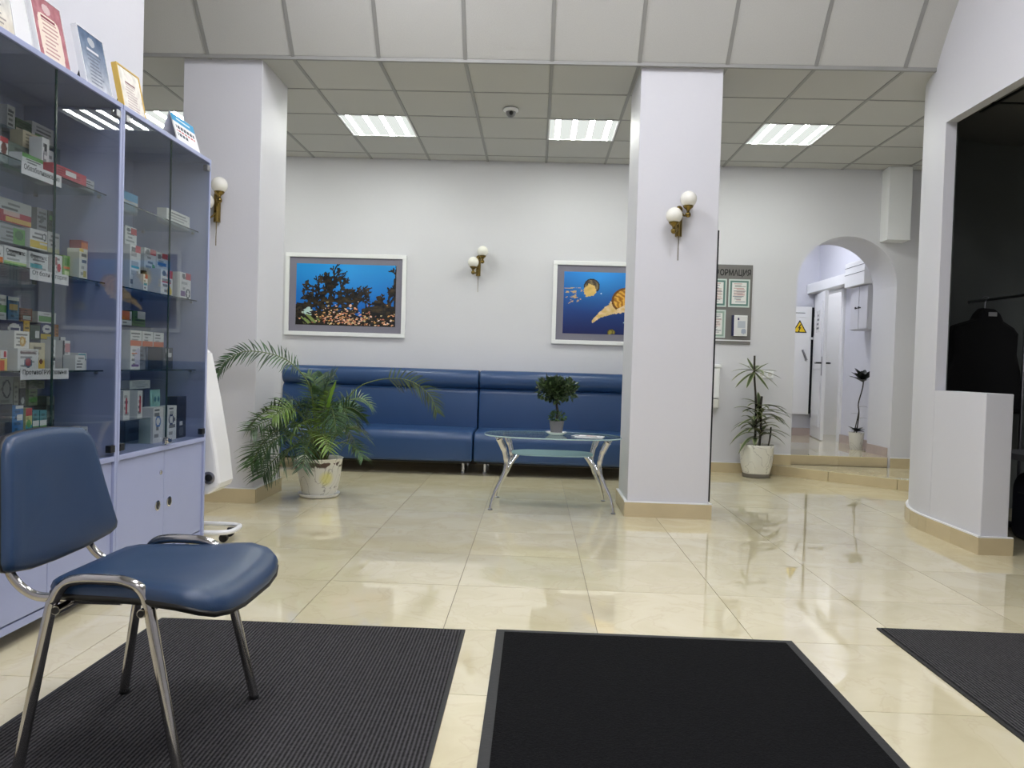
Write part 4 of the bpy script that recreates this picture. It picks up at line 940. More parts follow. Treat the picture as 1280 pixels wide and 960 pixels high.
T_ = [
# y0,y1,z0,z1,xf,body,marks,look,where,group,depth
(2.60,2.70,S3,1.78,-1.90,W_,[(0,1,0,.3,GN)],'white carton with a green foot',WA,GA),
(2.715,2.757,S3,1.785,-1.90,W_,[('e',.5,.55,.35,.25,BR),(0,1,.82,1,R_)],'narrow white carton with a brown disc',WA,GA),
(2.80,3.035,S3,1.798,-1.945,(120,132,118),[(0,1,.0,.2,GN)],'wide dull green carton lying low',WA,GA),
(2.904,3.04,1.799,1.862,-1.945,BE,[(.55,.95,.05,.95,O_),('e',.72,.5,.12,.3,BE)],'beige carton with an orange half',WA,GA),
(2.918,2.961,S3,1.84,-1.88,W_,[(.3,.7,.65,.85,DK),(.2,.3,.1,.6,DG)],'slim white carton with a dark mark',WA,GA),
(3.04,3.10,S3,1.83,-1.95,G_,[(0,1,.0,.2,R_)],'small grey carton with a red foot',WA,GA),
(2.924,2.969,1.8725,1.962,-2.02,LG,[(.1,.8,.7,.78,DG)],'upright pale grey carton',WA,GA),
(2.975,3.068,1.8725,1.928,-2.02,(70,104,66),[(0,1,.0,.35,BE),(.5,.9,.1,.4,W_)],'dark green carton with beige foot',WA,GA),
(3.071,3.209,1.8725,1.945,-2.02,LG,[(.15,.55,.05,.4,GN)],'wide pale carton with a green patch',WA,GA),
(2.775,2.895,S3,1.745,-1.86,LG,[(0,1,.7,1,GN)],'flat pale carton with a green top edge',WA,GA),
(2.905,3.125,S3,1.742,-1.83,(196,60,76),[(.35,.7,.4,.8,W_)],'long flat crimson carton',WA,GA),
(3.13,3.235,S3,1.745,-1.86,LG,[(0,.2,.3,1,R_)],'flat white carton with a crimson end',WA,GA),
(2.62,2.71,S2,1.395,-1.88,W_,[(0,1,0,.45,O_)],'white carton with an orange foot',WB,GB),
(2.716,2.838,S2,1.402,-1.88,W_,[(0,1,.03,.22,GN),(0,1,.22,.3,(190,214,140))],'white lozenge carton with a green foot',WB,GB,.055,[('Стрепсилс',.08,.92,.62,.9,INK)]),
(2.852,2.966,S2,1.402,-1.88,LG,[(.06,.68,.2,.42,TL)],'white lozenge carton with a teal band',WB,GB,.055,[('Стрепсилс',.08,.92,.62,.9,INKG)]),
(2.972,3.0,S2,1.40,-1.90,(110,84,82),[(0,1,.0,.3,G_)],'narrow dull brown carton',WB,GB),
(3.004,3.054,S2,1.41,-1.88,W_,[('e',.6,.4,.25,.2,R_),(.1,.4,.5,.9,(150,90,90))],'white carton with a red pill mark',WB,GB),
(3.064,3.106,S2,1.416,-1.88,(130,176,86),[(.1,.9,.55,.9,(80,140,50)),(0,1,.4,.5,O_),(.2,.9,.05,.3,(210,226,170))],'bright green carton with an orange line',WB,GB),
(3.137,3.195,S2,1.455,-1.86,(236,232,210),[(0,.5,.9,1,Y_),(.5,.85,.08,.28,(206,190,90))],'tall cream carton with a yellow corner',WB,GB),
(3.200,3.248,S2,1.497,-1.89,(150,52,48),[(0,1,.82,.93,O_),(0,1,.68,.8,(214,170,150))],'tallest dark red carton',WB,GB),
(2.80,2.955,1.4285,1.498,-1.965,(160,164,164),[(.55,.97,.05,.92,GN),('e',.78,.55,.15,.25,(60,110,60))],'grey and green carton',WB,GB),
(2.985,3.092,1.4285,1.508,-1.965,W_,[(0,1,.12,.45,Y_),(.55,1,.3,.42,W_),('e',.82,.7,.13,.18,DG),('e',.82,.7,.08,.12,W_)],'white carton with a yellow swoosh and ring',WB,GB),
(3.096,3.173,1.4285,1.514,-1.965,G_,[(0,1,.0,.25,(200,204,160))],'plain pale grey carton',WB,GB),
(2.86,3.044,1.5145,1.602,-2.0,LG,[(0,1,.0,.5,R_),(.1,.65,.32,.48,(244,200,190)),(.2,1,.04,.24,(240,196,96))],'white carton with a red band and orange wave',WB,GB),
(3.079,3.144,1.5145,1.605,-2.0,(150,154,156),[('e',.5,.55,.2,.15,DG)],'small plain grey carton',WB,GB),
(3.15,3.18,1.5145,1.607,-2.0,(70,86,66),[(.3,.9,.6,.8,GN)],'narrow dark green carton',WB,GB),
(2.62,2.70,S1,1.04,-1.88,W_,[(0,1,0,.4,R_)],'white carton with a red foot',WC,GC),
(2.703,2.74,S1,1.031,-1.88,(236,210,110),[(0,.6,0,.5,(226,90,50)),(0,1,.62,1,W_),(.5,.9,.65,.95,R_)],'narrow yellow carton with red fruit',WC,GC),
(2.74,2.775,S1,1.02,-1.93,DK,[],'small black carton',WC,GC),
(2.782,2.90,S1,1.039,-1.87,W_,[('e',.5,.36,.2,.26,(96,110,130)),('e',.5,.36,.13,.18,(170,70,80))],'white sachet carton with a round berry emblem',WC,GC,.07,[('ФЕРВЕКС',.1,.92,.74,.92,mat('maroon_ink',(110,50,56),.6))]),
(2.925,3.017,S1,1.064,-1.92,BE,[(.55,1,.0,.35,(226,190,90)),('e',.75,.3,.12,.1,BR)],'beige carton with a honey emblem',WC,GC),
(3.053,3.098,S1,1.066,-1.94,(92,84,84),[(.2,.8,.5,.75,W_),('e',.5,.76,.25,.14,W_),(.05,.95,.05,.3,PK)],'brown carton with a white house mark',WC,GC),
(3.036,3.052,S1,1.078,-1.9,W_,[(0,1,.3,.4,DK)],'thin white upright carton',WC,GC),
(3.10,3.15,S1,1.078,-1.9,W_,[(0,.25,0,1,DK),(.3,1,.6,.9,PK),(.4,.7,.05,.5,(190,196,200))],'white carton with pink and black stripes',WC,GC),
(3.155,3.20,S1,1.093,-1.95,LG,[(.0,.25,0,1,DK),(.5,.9,.6,.8,DG)],'white carton with one black stripe',WC,GC),
(3.088,3.154,S1,1.02,-1.84,W_,[],'low plain white carton',WC,GC),
(3.175,3.235,S1,1.03,-1.88,LG,[(.0,.9,.65,.95,TL),(.1,.9,.05,.3,G_)],'grey white carton with a teal top',WC,GC),
(2.784,2.868,1.0395,1.103,-1.885,(238,236,226),[('e',.55,.42,.2,.3,(206,160,70)),('e',.55,.42,.1,.16,(240,220,160))],'cream carton with a golden ring, lying on the sachet carton',WC,GC,.06),
(2.875,3.005,1.0785,1.146,-2.0,NV,[('e',.6,.55,.28,.3,W_),(.42,.8,.45,.62,NV)],'navy carton with a white oval, next to a yellow bottle carton',WC,GC),
(3.01,3.044,1.0785,1.15,-2.0,(226,182,74),[(0,1,.0,.2,BR)],'narrow yellow carton',WC,GC),
(3.049,3.109,1.0785,1.135,-2.0,(48,80,58),[(.5,.95,.1,.6,W_)],'dark green carton with a white square',WC,GC),
(3.114,3.204,1.0785,1.147,-2.0,NV,[('e',.45,.65,.34,.24,W_),(.3,.62,.58,.72,NV),(.02,.85,.06,.34,(216,186,60))],'navy carton with a white oval and yellow band',WC,GC),
(3.208,3.232,1.0785,1.145,-2.0,(196,130,70),[],'thin tan carton',WC,GC),
(3.093,3.213,1.1475,1.192,-2.0,W_,[(.06,.85,.12,.58,GN)],'white carton with a broad green band',WC,GC),
(2.944,3.009,1.1465,1.238,-2.02,(56,112,150),[(.15,.85,.45,.7,(190,160,90)),(0,1,.85,1,(220,226,226))],'blue carton with a pale top',WC,GC),
(2.88,2.935,1.1465,1.24,-2.02,LG,[(0,1,.3,.6,GN)],'pale carton with a green belt',WC,GC),
(3.02,3.09,1.1505,1.20,-2.02,(130,70,54),[(.2,.9,.1,.4,G_)],'small rust-brown carton',WC,GC),
(2.70,2.771,.7185,.838,-1.88,(38,48,66),[],'upright dark slate carton',WD,GD),
(2.80,2.863,.7185,.828,-1.9,(44,118,180),[(.45,.95,.5,.72,W_),(.3,1,.88,.98,W_),(.0,1,0,.12,GN)],'blue carton with a white square',WD,GD),
(2.877,2.914,.7185,.816,-1.9,(214,206,140),[(0,1,.72,.98,R_),(0,1,.15,.35,TL),(0,1,.0,.12,W_),('e',.5,.4,.35,.16,GN)],'narrow carton striped red, yellow and green',WD,GD),
(2.919,2.957,.7185,.805,-1.9,(70,140,150),[(0,1,.3,.55,W_),(0,1,.05,.28,GN)],'narrow teal carton with a white belt',WD,GD),
(2.962,3.004,.7185,.803,-1.9,(70,140,150),[(0,1,.3,.55,W_),(0,1,.05,.28,GN)],'narrow teal carton with a white belt',WD,GD),
(3.04,3.16,.5975,.722,-1.86,W_,[(.45,.95,.8,.97,LG)],'wide white carton near the chair back',WD,GD),
(3.165,3.235,.5975,.722,-1.87,LG,[(0,.4,.6,.98,DG),('e',.75,.8,.15,.12,DG)],'white carton with grey prints',WD,GD),
(2.90,2.98,.8125,.93,-2.02,(150,154,146),[('e',.55,.6,.3,.3,DK),('e',.55,.6,.22,.23,(160,164,156))],'grey carton with a black ring',WD,GD),
(2.985,3.013,.8125,.908,-2.02,(150,152,140),[],'thin sage grey carton',WD,GD),
(3.022,3.056,.8125,.883,-2.02,(70,74,74),[('e',.5,.3,.3,.2,G_)],'small charcoal carton',WD,GD),
(3.02,3.056,.8835,.928,-2.02,(160,160,148),[],'small sage carton lying on the charcoal one',WD,GD),
(3.075,3.13,.8125,.878,-2.02,(120,140,100),[(0,1,.2,.5,GN)],'olive carton with a green belt',WD,GD),
(3.075,3.175,.8785,.912,-2.02,(140,144,128),[],'flat olive grey carton',WD,GD),
(3.19,3.245,.5975,.845,-2.02,(150,154,140),[(0,1,.3,.6,DK)],'tall grey carton with a black belt',WD,GD),
(3.56,3.73,S3,1.79,-1.93,LG,[(0,1,.62,1,(90,170,214)),(.3,.9,.1,.5,(170,206,226))],'white carton with a sky-blue top',WE,GE),
(3.88,4.14,S3,1.768,-1.86,(236,236,226),[(.05,.7,.55,.65,(170,170,160))],'long flat white carton on the topmost shelf',WE,GE),
(3.61,3.707,S2,1.545,-1.9,W_,[(.5,1,.85,1,R_),(.1,.5,.84,.95,DG),(.1,.9,.5,.56,TL)],'tall white carton with a red corner',WE,GE),
(3.60,3.705,1.5455,1.63,-1.92,LG,[(.5,1,.6,.95,R_),('e',.28,.8,.15,.12,DG)],'white carton with a red corner, lying on the tall one',WE,GE),
(3.62,3.66,S2,1.408,-1.84,W_,[(.4,1,.75,1,R_),(.1,.9,.35,.5,TL)],'smallest white carton with a red corner',WE,GE),
(3.88,4.0,1.4525,1.568,-1.97,LG,[(.5,1,.75,1,R_),('e',.3,.85,.15,.1,DG),('e',.8,.25,.14,.1,GN)],'white carton with a red corner and green sprig',WE,GE),
(4.006,4.13,1.4525,1.565,-1.97,LG,[(.5,1,.75,1,R_),('e',.25,.8,.15,.1,DG),(.1,.9,.4,.55,BL)],'white carton with a red corner and blue belt',WE,GE),
(3.85,3.977,S2,1.461,-1.87,W_,[(.55,1,.72,1,R_),('e',.3,.85,.15,.1,DG),('e',.75,.2,.2,.18,Y_),(.1,.9,.5,.56,R_)],'white carton with a red corner and yellow fruit',WE,GE,.07),
(4.02,4.146,S2,1.466,-1.85,W_,[(.5,1,.75,1,R_),('e',.3,.87,.14,.1,DG),(.05,.5,.12,.3,PU),('e',.75,.22,.2,.2,DK),('e',.75,.22,.1,.12,W_)],'white carton with a red corner and a dark oval',WE,GE,.05),
(3.745,3.845,S2,1.42,-1.95,(40,48,78),[],'short dark navy carton',WE,GE),
(3.76,3.865,1.1725,1.243,-2.02,LG,[(0,.8,.4,1,O_)],'white carton with an orange corner',WE,GE),
(3.875,4.0,1.1725,1.25,-2.02,(80,130,56),[(.4,1,.5,1,W_)],'green carton with a white corner',WE,GE),
(3.63,3.719,S1,1.0705,-1.9,W_,[('e',.8,.5,.4,.4,(200,196,216)),(.1,.7,.65,.72,O_),(.1,.9,.1,.2,PU)],'white carton with a violet curve',WE,GE),
(3.76,3.87,S1,1.0705,-1.95,(120,126,140),[],'plain slate grey carton',WE,GE),
(3.945,4.06,S1,1.0705,-1.9,DK,[(.3,.6,.75,.95,G_),(.55,.9,.55,.75,W_),(.1,.5,.15,.5,DG)],'black carton with white labels',WE,GE,.075),
(3.665,3.77,1.071,1.145,-1.92,W_,[(0,1,0,.35,(222,120,74))],'white carton with an orange foot',WE3,GE),
(3.778,3.882,1.071,1.145,-1.92,W_,[(0,1,0,.35,(222,120,74))],'white carton with an orange foot',WE3,GE),
(3.891,3.998,1.071,1.145,-1.92,W_,[(0,1,0,.35,(222,120,74))],'white carton with an orange foot',WE3,GE),
(3.78,3.97,.5975,.858,-2.0,(90,96,112),[],'tall slate carton at the back',WE,GE),
(3.78,3.985,.8585,.90,-1.98,LG,[(.1,.9,.3,.6,G_)],'flat pale carton lying at the back',WE,GE),
(3.535,3.592,.7275,.861,-1.88,W_,[(.35,.65,.2,.75,R_)],'white carton with red upright lettering',WE,GE,.07),
(3.665,3.711,.7275,.858,-1.88,W_,[(.35,.7,.2,.8,R_)],'white carton with red upright lettering',WE,GE,.09),
(3.76,3.862,.5975,.772,-1.85,W_,[('e',.5,.6,.28,.16,BL),('e',.5,.6,.18,.1,W_),(.1,.6,.9,.95,DG)],'upright white carton with a blue eye',WE,GE,.07),
(3.915,4.008,.5975,.772,-1.85,W_,[('e',.4,.6,.3,.16,NV),('e',.4,.6,.2,.1,W_),(.1,.6,.9,.95,DG)],'upright white carton with a navy eye',WE,GE,.05),
(4.035,4.142,.5975,.815,-1.86,(38,36,42),[(.1,.9,.88,.92,G_),(.3,.6,.3,.4,W_),('e',.5,.15,.25,.1,DG)],'tallest black carton',WE,GE,.055),
]
for k, r in enumerate(T_):
    carton(*r[:10], depth=r[10] if len(r) > 10 else .05, seed=k, words=r[11] if len(r) > 11 else None)
# toothpaste-like tube
mb = MB(); secs = []
for z, a, b in ((.60, .018, .018), (.622, .018, .018), (.625, .03, .026), (.66, .036, .024), (.74, .044, .016), (.80, .05, .008), (.855, .053, .002)):
    secs.append([(-1.915+b*sin(q), 3.855+.05+a*cos(q), z) for q in np.linspace(0, 2*pi, 20, endpoint=False)])
mb.loft(secs)
o = obj('cream_tube', mb, mat('teal_tube', (140, 190, 186), .35), smooth=50); tag(o, 'pale teal tube standing on its cap in the sparsely filled cabinet', 'tube')
tubeo = o
paint('tube_print', .07, .07, 12, 10, lambda U, V: np.where((((U-.25)**2+(V-.6)**2 < .03) | ((U-.75)**2+(V-.6)**2 < .03))[:, None], np.array((30, 110, 140)), np.array((150, 200, 196))), tubeo, (-1.9055, 3.872, .765), Yv, Zv)

# ---- certificates on top of the cabinet
def cert(yc, w_, h, func, fc, label, xf=-1.83, tilt=12, th_=.02, nx=60, ny=84, fw=.004, yaw=0):
    ta = radians(tilt); z0 = 2.0805
    if fc: fw = .007
    t = thing('certificate', label, 'certificate', (xf, yc, z0), 'framed certificates on the cabinet')
    up = Vector((-sin(ta), 0, cos(ta))); nrm = Vector((cos(ta), 0, sin(ta))); uy = Vector((0, 1, 0)); o0 = Vector((xf, yc-w_/2, z0+.002+th_*sin(ta)*0))
    def slab(a0, a1, b0, b1, d0, d1):
        P = lambda a, b, d: tuple(o0+uy*a+up*b+nrm*d)
        return MB().add([P(a0,b0,d0),P(a1,b0,d0),P(a1,b1,d0),P(a0,b1,d0),P(a0,b0,d1),P(a1,b0,d1),P(a1,b1,d1),P(a0,b1,d1)], [(0,3,2,1),(4,5,6,7),(0,1,5,4),(1,2,6,5),(2,3,7,6),(3,0,4,7)])
    obj('backing', slab(0, w_, 0, h, -th_, 0), WHITE if not fc else fc, t)
    f = MB()
    for q in ((0, w_, 0, fw), (0, w_, h-fw, h), (0, fw, fw, h-fw), (w_-fw, w_, fw, h-fw)):
        s = slab(*q, 0, .004); f.add(s.v, s.f)
    obj('frame', f, fc or WHITE, t)
    paint('print', w_-2*fw, h-2*fw, nx, ny, func, t, tuple(o0+uy*fw+up*fw+nrm*.0012), uy, up, PRINTG)
    b0 = o0+uy*(w_/2)+up*(h*.7)-nrm*th_
    obj('easel_leg', MB().prism([(yc-.03, 0), (yc+.03, 0), (yc+.015, 1), (yc-.015, 1)], lambda a, b, d: (b0.x*b+(b0.x-.055)*(1-b)+d, a, z0+.0006+(b0.z-z0)*b), -.003, 0), BLACK, t)
def cert_print(bg1, bg2, panel, text_c, seed, title):
    def f(U, V):
        r = random.Random(seed); n = noise2(U, V, seed, 8)
        k = V[:, None]; c = np.array(bg1)*(1-k)+np.array(bg2)*k+(n[:, None]-.5)*50
        if panel is not None:
            e = ((abs(U-.5)/.36)**6+(abs(V-.42)/.34)**6) < 1; c[e] = panel
        e = np.hypot((U-.5)/.14, (V-.86)/.07) < 1; c[e] = c[e]*.4+np.array((235, 230, 225))*.6
        for q in range(9):
            v = .68-.06*q; a = r.uniform(.22, .3); b = r.uniform(.6, .8); e = (U > a) & (U < b) & (abs(V-v) < .01); c[e] = c[e]*.45+np.array(text_c)*.55
        e = (abs(V-.72) < .022) & (abs(U-.5) < .24); c[e] = title
        return c
    return f
cert(2.60, .19, .28, cert_print((232, 220, 196), (206, 214, 222), None, (120, 110, 110), 2, (150, 120, 120)), None, 'cream framed certificate, farthest from the tent card', tilt=10)
cert(2.758, .13, .285, lambda U, V: np.full((len(U), 3), 232.), None, 'plain white frame leaning beside the crimson certificate', xf=-1.845, nx=4, ny=4)
cert(2.925, .195, .28, cert_print((190, 124, 130), (172, 108, 116), (240, 224, 208), (150, 90, 96), 5, (130, 60, 70)), None, 'crimson bordered certificate in a white frame')
cert(3.225, .195, .28, cert_print((224, 224, 226), (70, 92, 122), None, (90, 96, 110), 8, (214, 214, 220)), None, 'blue and white certificate in a white frame')
GOLD = mat('gold_frame', (226, 190, 96), .35, .3)
cert(3.512, .20, .235, cert_print((236, 230, 218), (240, 236, 226), None, (176, 150, 150), 12, (140, 110, 110)), GOLD, 'pale certificate in a gold frame')
t = thing('tent_card', 'small white tent card with a blue top band on the cabinet', 'card', (-1.85, 4.0, 2.0805))
mb = MB().add([(-1.80, 3.86, 2.081), (-1.80, 4.13, 2.081), (-1.85, 4.13, 2.245), (-1.85, 3.86, 2.245), (-1.90, 3.86, 2.081), (-1.90, 4.13, 2.081)], [(0, 1, 2, 3), (3, 2, 5, 4)])
mb2 = MB().add([(x-.001*(1 if x > -1.84 else -1), y, z) for x, y, z in mb.v], mb.f); mb.add(mb2.v, mb2.f)
obj('card', mb, WHITEG, t)
def tcf(U, V):
    c = np.full((len(U), 3), 240.); c[V > .74] = (60, 158, 206); c[(abs(V-.87) < .03) & (abs(U-.5) < .3)] = (220, 236, 244)
    r = random.Random(2)
    for v, col in ((.6, (40, 44, 60)), (.47, (190, 50, 60)), (.34, (60, 64, 80))): c[(abs(V-v) < .04) & (U > .1) & (U < r.uniform(.5, .92)) & ((U*30).astype(int) % 4 > 0)] = col
    return c
d_ = Vector((-.05, 0, .164))
paint('print', .262, .165, 30, 20, tcf, t, (-1.7985, 3.864, 2.085), Yv, tuple(d_.normalized()))

# ---- white wheeled air unit behind the cabinet end
t = thing('air_recirculator', 'white tapered wheeled unit with round dial beside the lavender cabinet', 'appliance', (-1.95, 4.46, 0))
pro = [(-2.16, .33), (-2.12, .26), (-2.05, .225), (-1.93, .225), (-1.825, .25), (-1.772, .285), (-1.76, .315), (-1.785, .50), (-1.84, .785), (-1.90, 1.05), (-1.96, 1.1), (-2.04, 1.1), (-2.09, 1.05)]
obj('housing', MB().prism(pro, lambda a, b, d: (a, d, b), 4.36, 4.58), WHITEG, t, bev=.02, seg=3)
dial = obj('dial_ring', MB().lathe([(.034, -.002), (.036, .006), (.026, .010), (.024, .004)], (-1.82, 4.36, .345), 20, ax='y'), STEEL, t, smooth=40)
obj('dial_center', MB().lathe([(.02, .0), (.02, .008), (.012, .012)], (-1.82, 4.36, .345), 16, ax='y'), BLACK, dial, smooth=40)
obj('stem', MB().tube([(-1.98, 4.47, .06), (-1.98, 4.47, .3)], .02, 12), WHITE, t, smooth=40)
obj('base_loop', MB().tube(crv([(-2.15, 4.25, .062), (-1.80, 4.235, .062), (-1.69, 4.25, .062), (-1.655, 4.30, .062), (-1.66, 4.42, .062), (-1.70, 4.46, .062), (-1.80, 4.47, .062), (-2.15, 4.47, .062)], 6), .014, 10), WHITE, t, smooth=50)
for x, y in ((-1.70, 4.29), (-1.72, 4.43), (-2.1, 4.29), (-2.1, 4.43)):
    w1 = obj('caster', MB().tube([(x, y-.012, .024), (x, y+.012, .024)], .0235, 14), BLACK, t, smooth=40)
    obj('caster_fork', B(x-.012, x+.02, y-.016, y+.016, .036, .052), DARK, w1, bev=.003)

# ---- plants
def ribbon(path, widths, side, mb, fold=.0):
    n = len(path); vs = []; fs = []
    for i, p in enumerate(path):
        p = Vector(p); s = side[i] if isinstance(side, list) else side; w_ = widths[i]
        vs += [p-s*w_, p, p+s*w_]
        vs[-2] = p-Vector((0, 0, fold*w_))
    for i in range(n-1):
        a = i*3; fs += [(a, a+1, a+4, a+3), (a+1, a+2, a+5, a+4)]
    return mb.add(vs, fs)
def frond(name, parent, ctrl, n, Lmax, t0, col, rnd, w_=.0056, droop=.28):
    n = int(n*1.05); Lmax *= 1.12; tw = rnd.uniform(-1.0, 1.0) if len(ctrl) < 7 else .95
    C_ = crv(ctrl, 10); N = len(C_)
    stem = MB().tube(C_, [.0045*(1-.8*i/N)+.001 for i in range(N)], 6)
    o = obj(name, stem, STEMG, parent, smooth=60)
    mb = MB(); cols = []
    for k in range(n):
        t_ = t0+(1-t0)*(k+.5)/n; i = min(int(t_*(N-1)), N-2); p = C_[i].lerp(C_[i+1], t_*(N-1)-i); tg = (C_[i+1]-C_[i]).normalized()
        sv = tg.cross(Vector((0, 0, 1)))
        sv = Vector((1, 0, 0)) if sv.length < .1 else sv.normalized()
        upv = sv.cross(tg)
        q = (t_-t0)/(1-t0); sv, upv = sv*cos(tw)+upv*sin(tw), upv*cos(tw)-sv*sin(tw)
        for s in (-1, 1):
            L = Lmax*(.55+.45*sin(pi*min(1, .15+q*.8)))*(1-.35*q)*rnd.uniform(.85, 1.1)
            fwd = .45+.45*q+rnd.uniform(-.2, .2)
            d = (sv*s+tg*fwd+upv*(.28+rnd.uniform(-.15, .2))).normalized()
            pts = []
            for m_ in range(5):
                u = m_/4; pts.append(p+d*L*u+Vector((0, 0, -droop*L*u*u*rnd.uniform(.8, 1.2))))
            if any(-2.6 < p_.x < -1.955 and 5.47 < p_.y < 6.06 for p_ in pts): continue
            wd = tg*(1 if abs(d.dot(tg)) < .9 else 0)+Vector((0, 0, .3)); wd = (wd-d*wd.dot(d)).normalized()
            ribbon(pts, [w_*.5, w_, w_*.85, w_*.5, .0006], wd, mb)
            c = np.array(col)*rnd.uniform(.75, 1.2); cols += [lin(np.clip(c, 0, 255))]*15
    # terminal leaflet
    obj('leaflets', mb, LEAFA, o, cols=np.array(cols))
    return o
STEMG = mat('green_stem', (96, 112, 56), .5, var=.15, vscale=20)
rnd = random.Random(21)
PX, PY = -1.60, 5.86
t = thing('potted_palm', 'bushy feather palm in a painted white pot in front of the sofa', 'potted plant', (PX, PY, 0))
obj('pot', MB().lathe([(.118, .02), (.128, .03), (.137, .06), (.156, .16), (.165, .24), (.170, .285), (.176, .292), (.172, .296), (.16, .285), (.152, .26)], (PX, PY, 0), 40), POTA, t, smooth=50)
obj('saucer', MB().lathe([(.125, 0), (.142, .004), (.153, .02), (.156, .03), (.147, .03), (.115, .018)], (PX, PY, 0), 36), WHITEG, t, smooth=50)
obj('soil', MB().lathe([(.155, .25), (.15, .262)], (PX, PY, 0), 28), SOIL, t)
base = lambda a, b: (PX+a, PY+b, .255)
G1, G2, G3 = (68, 96, 54), (56, 84, 52), (98, 126, 50)
FR = [
 ([base(-.04, -.05), (-1.70, 5.68, .45), (-1.80, 5.5, .52), (-1.88, 5.4, .44), (-1.93, 5.36, .30)], 22, .2, .3, G1),
 ([base(-.03, -.07), (-1.67, 5.62, .44), (-1.74, 5.46, .50), (-1.82, 5.36, .42), (-1.86, 5.32, .28)], 22, .2, .3, G2),
 ([base(-.05, -.03), (-1.74, 5.72, .55), (-1.84, 5.56, .66), (-1.90, 5.44, .64), (-1.96, 5.36, .55)], 22, .18, .33, G1),
 ([base(-.02, -.05), (-1.64, 5.7, .5), (-1.68, 5.55, .65), (-1.74, 5.44, .68), (-1.80, 5.36, .62)], 22, .18, .33, G3),
  # control points, leaflets, length, start, colour
 ([base(-.02, -.02), (-1.615, 5.75, .5), (-1.61, 5.62, .8), (-1.66, 5.48, .95), (-1.77, 5.38, 1.045), (-1.96, 5.3, 1.075), (-2.10, 5.3, 1.01), (-2.165, 5.3, .92)], 36, .15, .42, G2),
 ([base(.04, -.02), (-1.48, 5.8, .55), (-1.34, 5.77, .80), (-1.15, 5.75, .895), (-.93, 5.75, .90), (-.77, 5.75, .80), (-.71, 5.75, .67)], 22, .15, .55, (84, 104, 74)),
 ([base(-.03, -.03), (-1.70, 5.75, .50), (-1.80, 5.66, .60), (-1.90, 5.50, .58), (-1.97, 5.42, .52)], 22, .20, .30, G1),
 ([base(-.04, -.04), (-1.72, 5.72, .42), (-1.82, 5.60, .46), (-1.91, 5.46, .40), (-1.96, 5.40, .28)], 22, .21, .28, G1),
 ([base(-.03, -.06), (-1.68, 5.66, .38), (-1.76, 5.55, .38), (-1.84, 5.46, .29), (-1.88, 5.42, .20)], 20, .22, .28, G2),
 ([base(-.01, -.07), (-1.62, 5.66, .40), (-1.68, 5.52, .42), (-1.74, 5.42, .33), (-1.78, 5.38, .22)], 20, .2, .28, G1),
 ([base(0, 0), (-1.60, 5.84, .55), (-1.57, 5.82, .75), (-1.53, 5.80, .88), (-1.48, 5.78, .93)], 24, .18, .35, G2),
 ([base(-.01, .01), (-1.63, 5.86, .55), (-1.64, 5.86, .74), (-1.66, 5.88, .86), (-1.72, 5.90, .92)], 22, .18, .35, G1),
 ([base(.0, .02), (-1.60, 5.90, .6), (-1.61, 5.93, .8), (-1.62, 5.96, .92)], 20, .16, .4, G2),
 ([base(.03, 0), (-1.52, 5.84, .52), (-1.44, 5.80, .65), (-1.34, 5.76, .68), (-1.24, 5.73, .62)], 22, .17, .33, G1),
 ([base(.05, -.02), (-1.48, 5.80, .44), (-1.38, 5.75, .53), (-1.27, 5.72, .52), (-1.19, 5.70, .45)], 22, .16, .3, (66, 94, 56)),
 ([base(.05, -.04), (-1.48, 5.76, .38), (-1.38, 5.68, .43), (-1.28, 5.62, .40), (-1.21, 5.58, .33)], 18, .15, .3, G1),
 ([base(.02, -.06), (-1.56, 5.68, .42), (-1.51, 5.56, .50), (-1.46, 5.46, .48), (-1.42, 5.40, .40)], 20, .17, .28, G3),
 ([base(-.01, -.05), (-1.62, 5.70, .46), (-1.63, 5.58, .56), (-1.66, 5.48, .56), (-1.69, 5.42, .48)], 20, .18, .28, G3),
 ([base(.01, -.01), (-1.57, 5.80, .45), (-1.55, 5.76, .60), (-1.53, 5.72, .72), (-1.50, 5.68, .80)], 22, .16, .3, G3),
 ([base(-.02, .0), (-1.66, 5.82, .5), (-1.72, 5.78, .66), (-1.77, 5.70, .73), (-1.82, 5.62, .70)], 22, .18, .33, G2),
 ([base(.03, .04), (-1.53, 5.96, .55), (-1.46, 6.05, .70), (-1.36, 6.12, .74), (-1.28, 6.16, .68)], 18, .16, .35, G1),
 ([base(0, -.02), (-1.59, 5.78, .5), (-1.60, 5.72, .66), (-1.62, 5.66, .78), (-1.60, 5.6, .84)], 20, .17, .35, G1),
]
for k in range(10):     # more arching fronds filling the crown
    an = radians(360*k/10+15); hx_, hy_ = cos(an), sin(an); rr = rnd.uniform(.2, .34); hh = rnd.uniform(.42, .8)
    if hx_ < -.3 and hy_ > -.4: rr *= .6
    FR.append(([base(hx_*.03, hy_*.03), (PX+hx_*rr*.35, PY+hy_*rr*.35, hh*.75), (PX+hx_*rr*.75, PY+hy_*rr*.75, hh), (PX+hx_*rr*1.1, PY+hy_*rr*1.1, hh-.06), (PX+hx_*rr*1.3, PY+hy_*rr*1.3, hh-.17)], 20, .17, .3, rnd.choice((G1, G2))))
for c_, n, L, t0, col in FR: frond('frond', t, c_, n, L, t0, col, rnd)
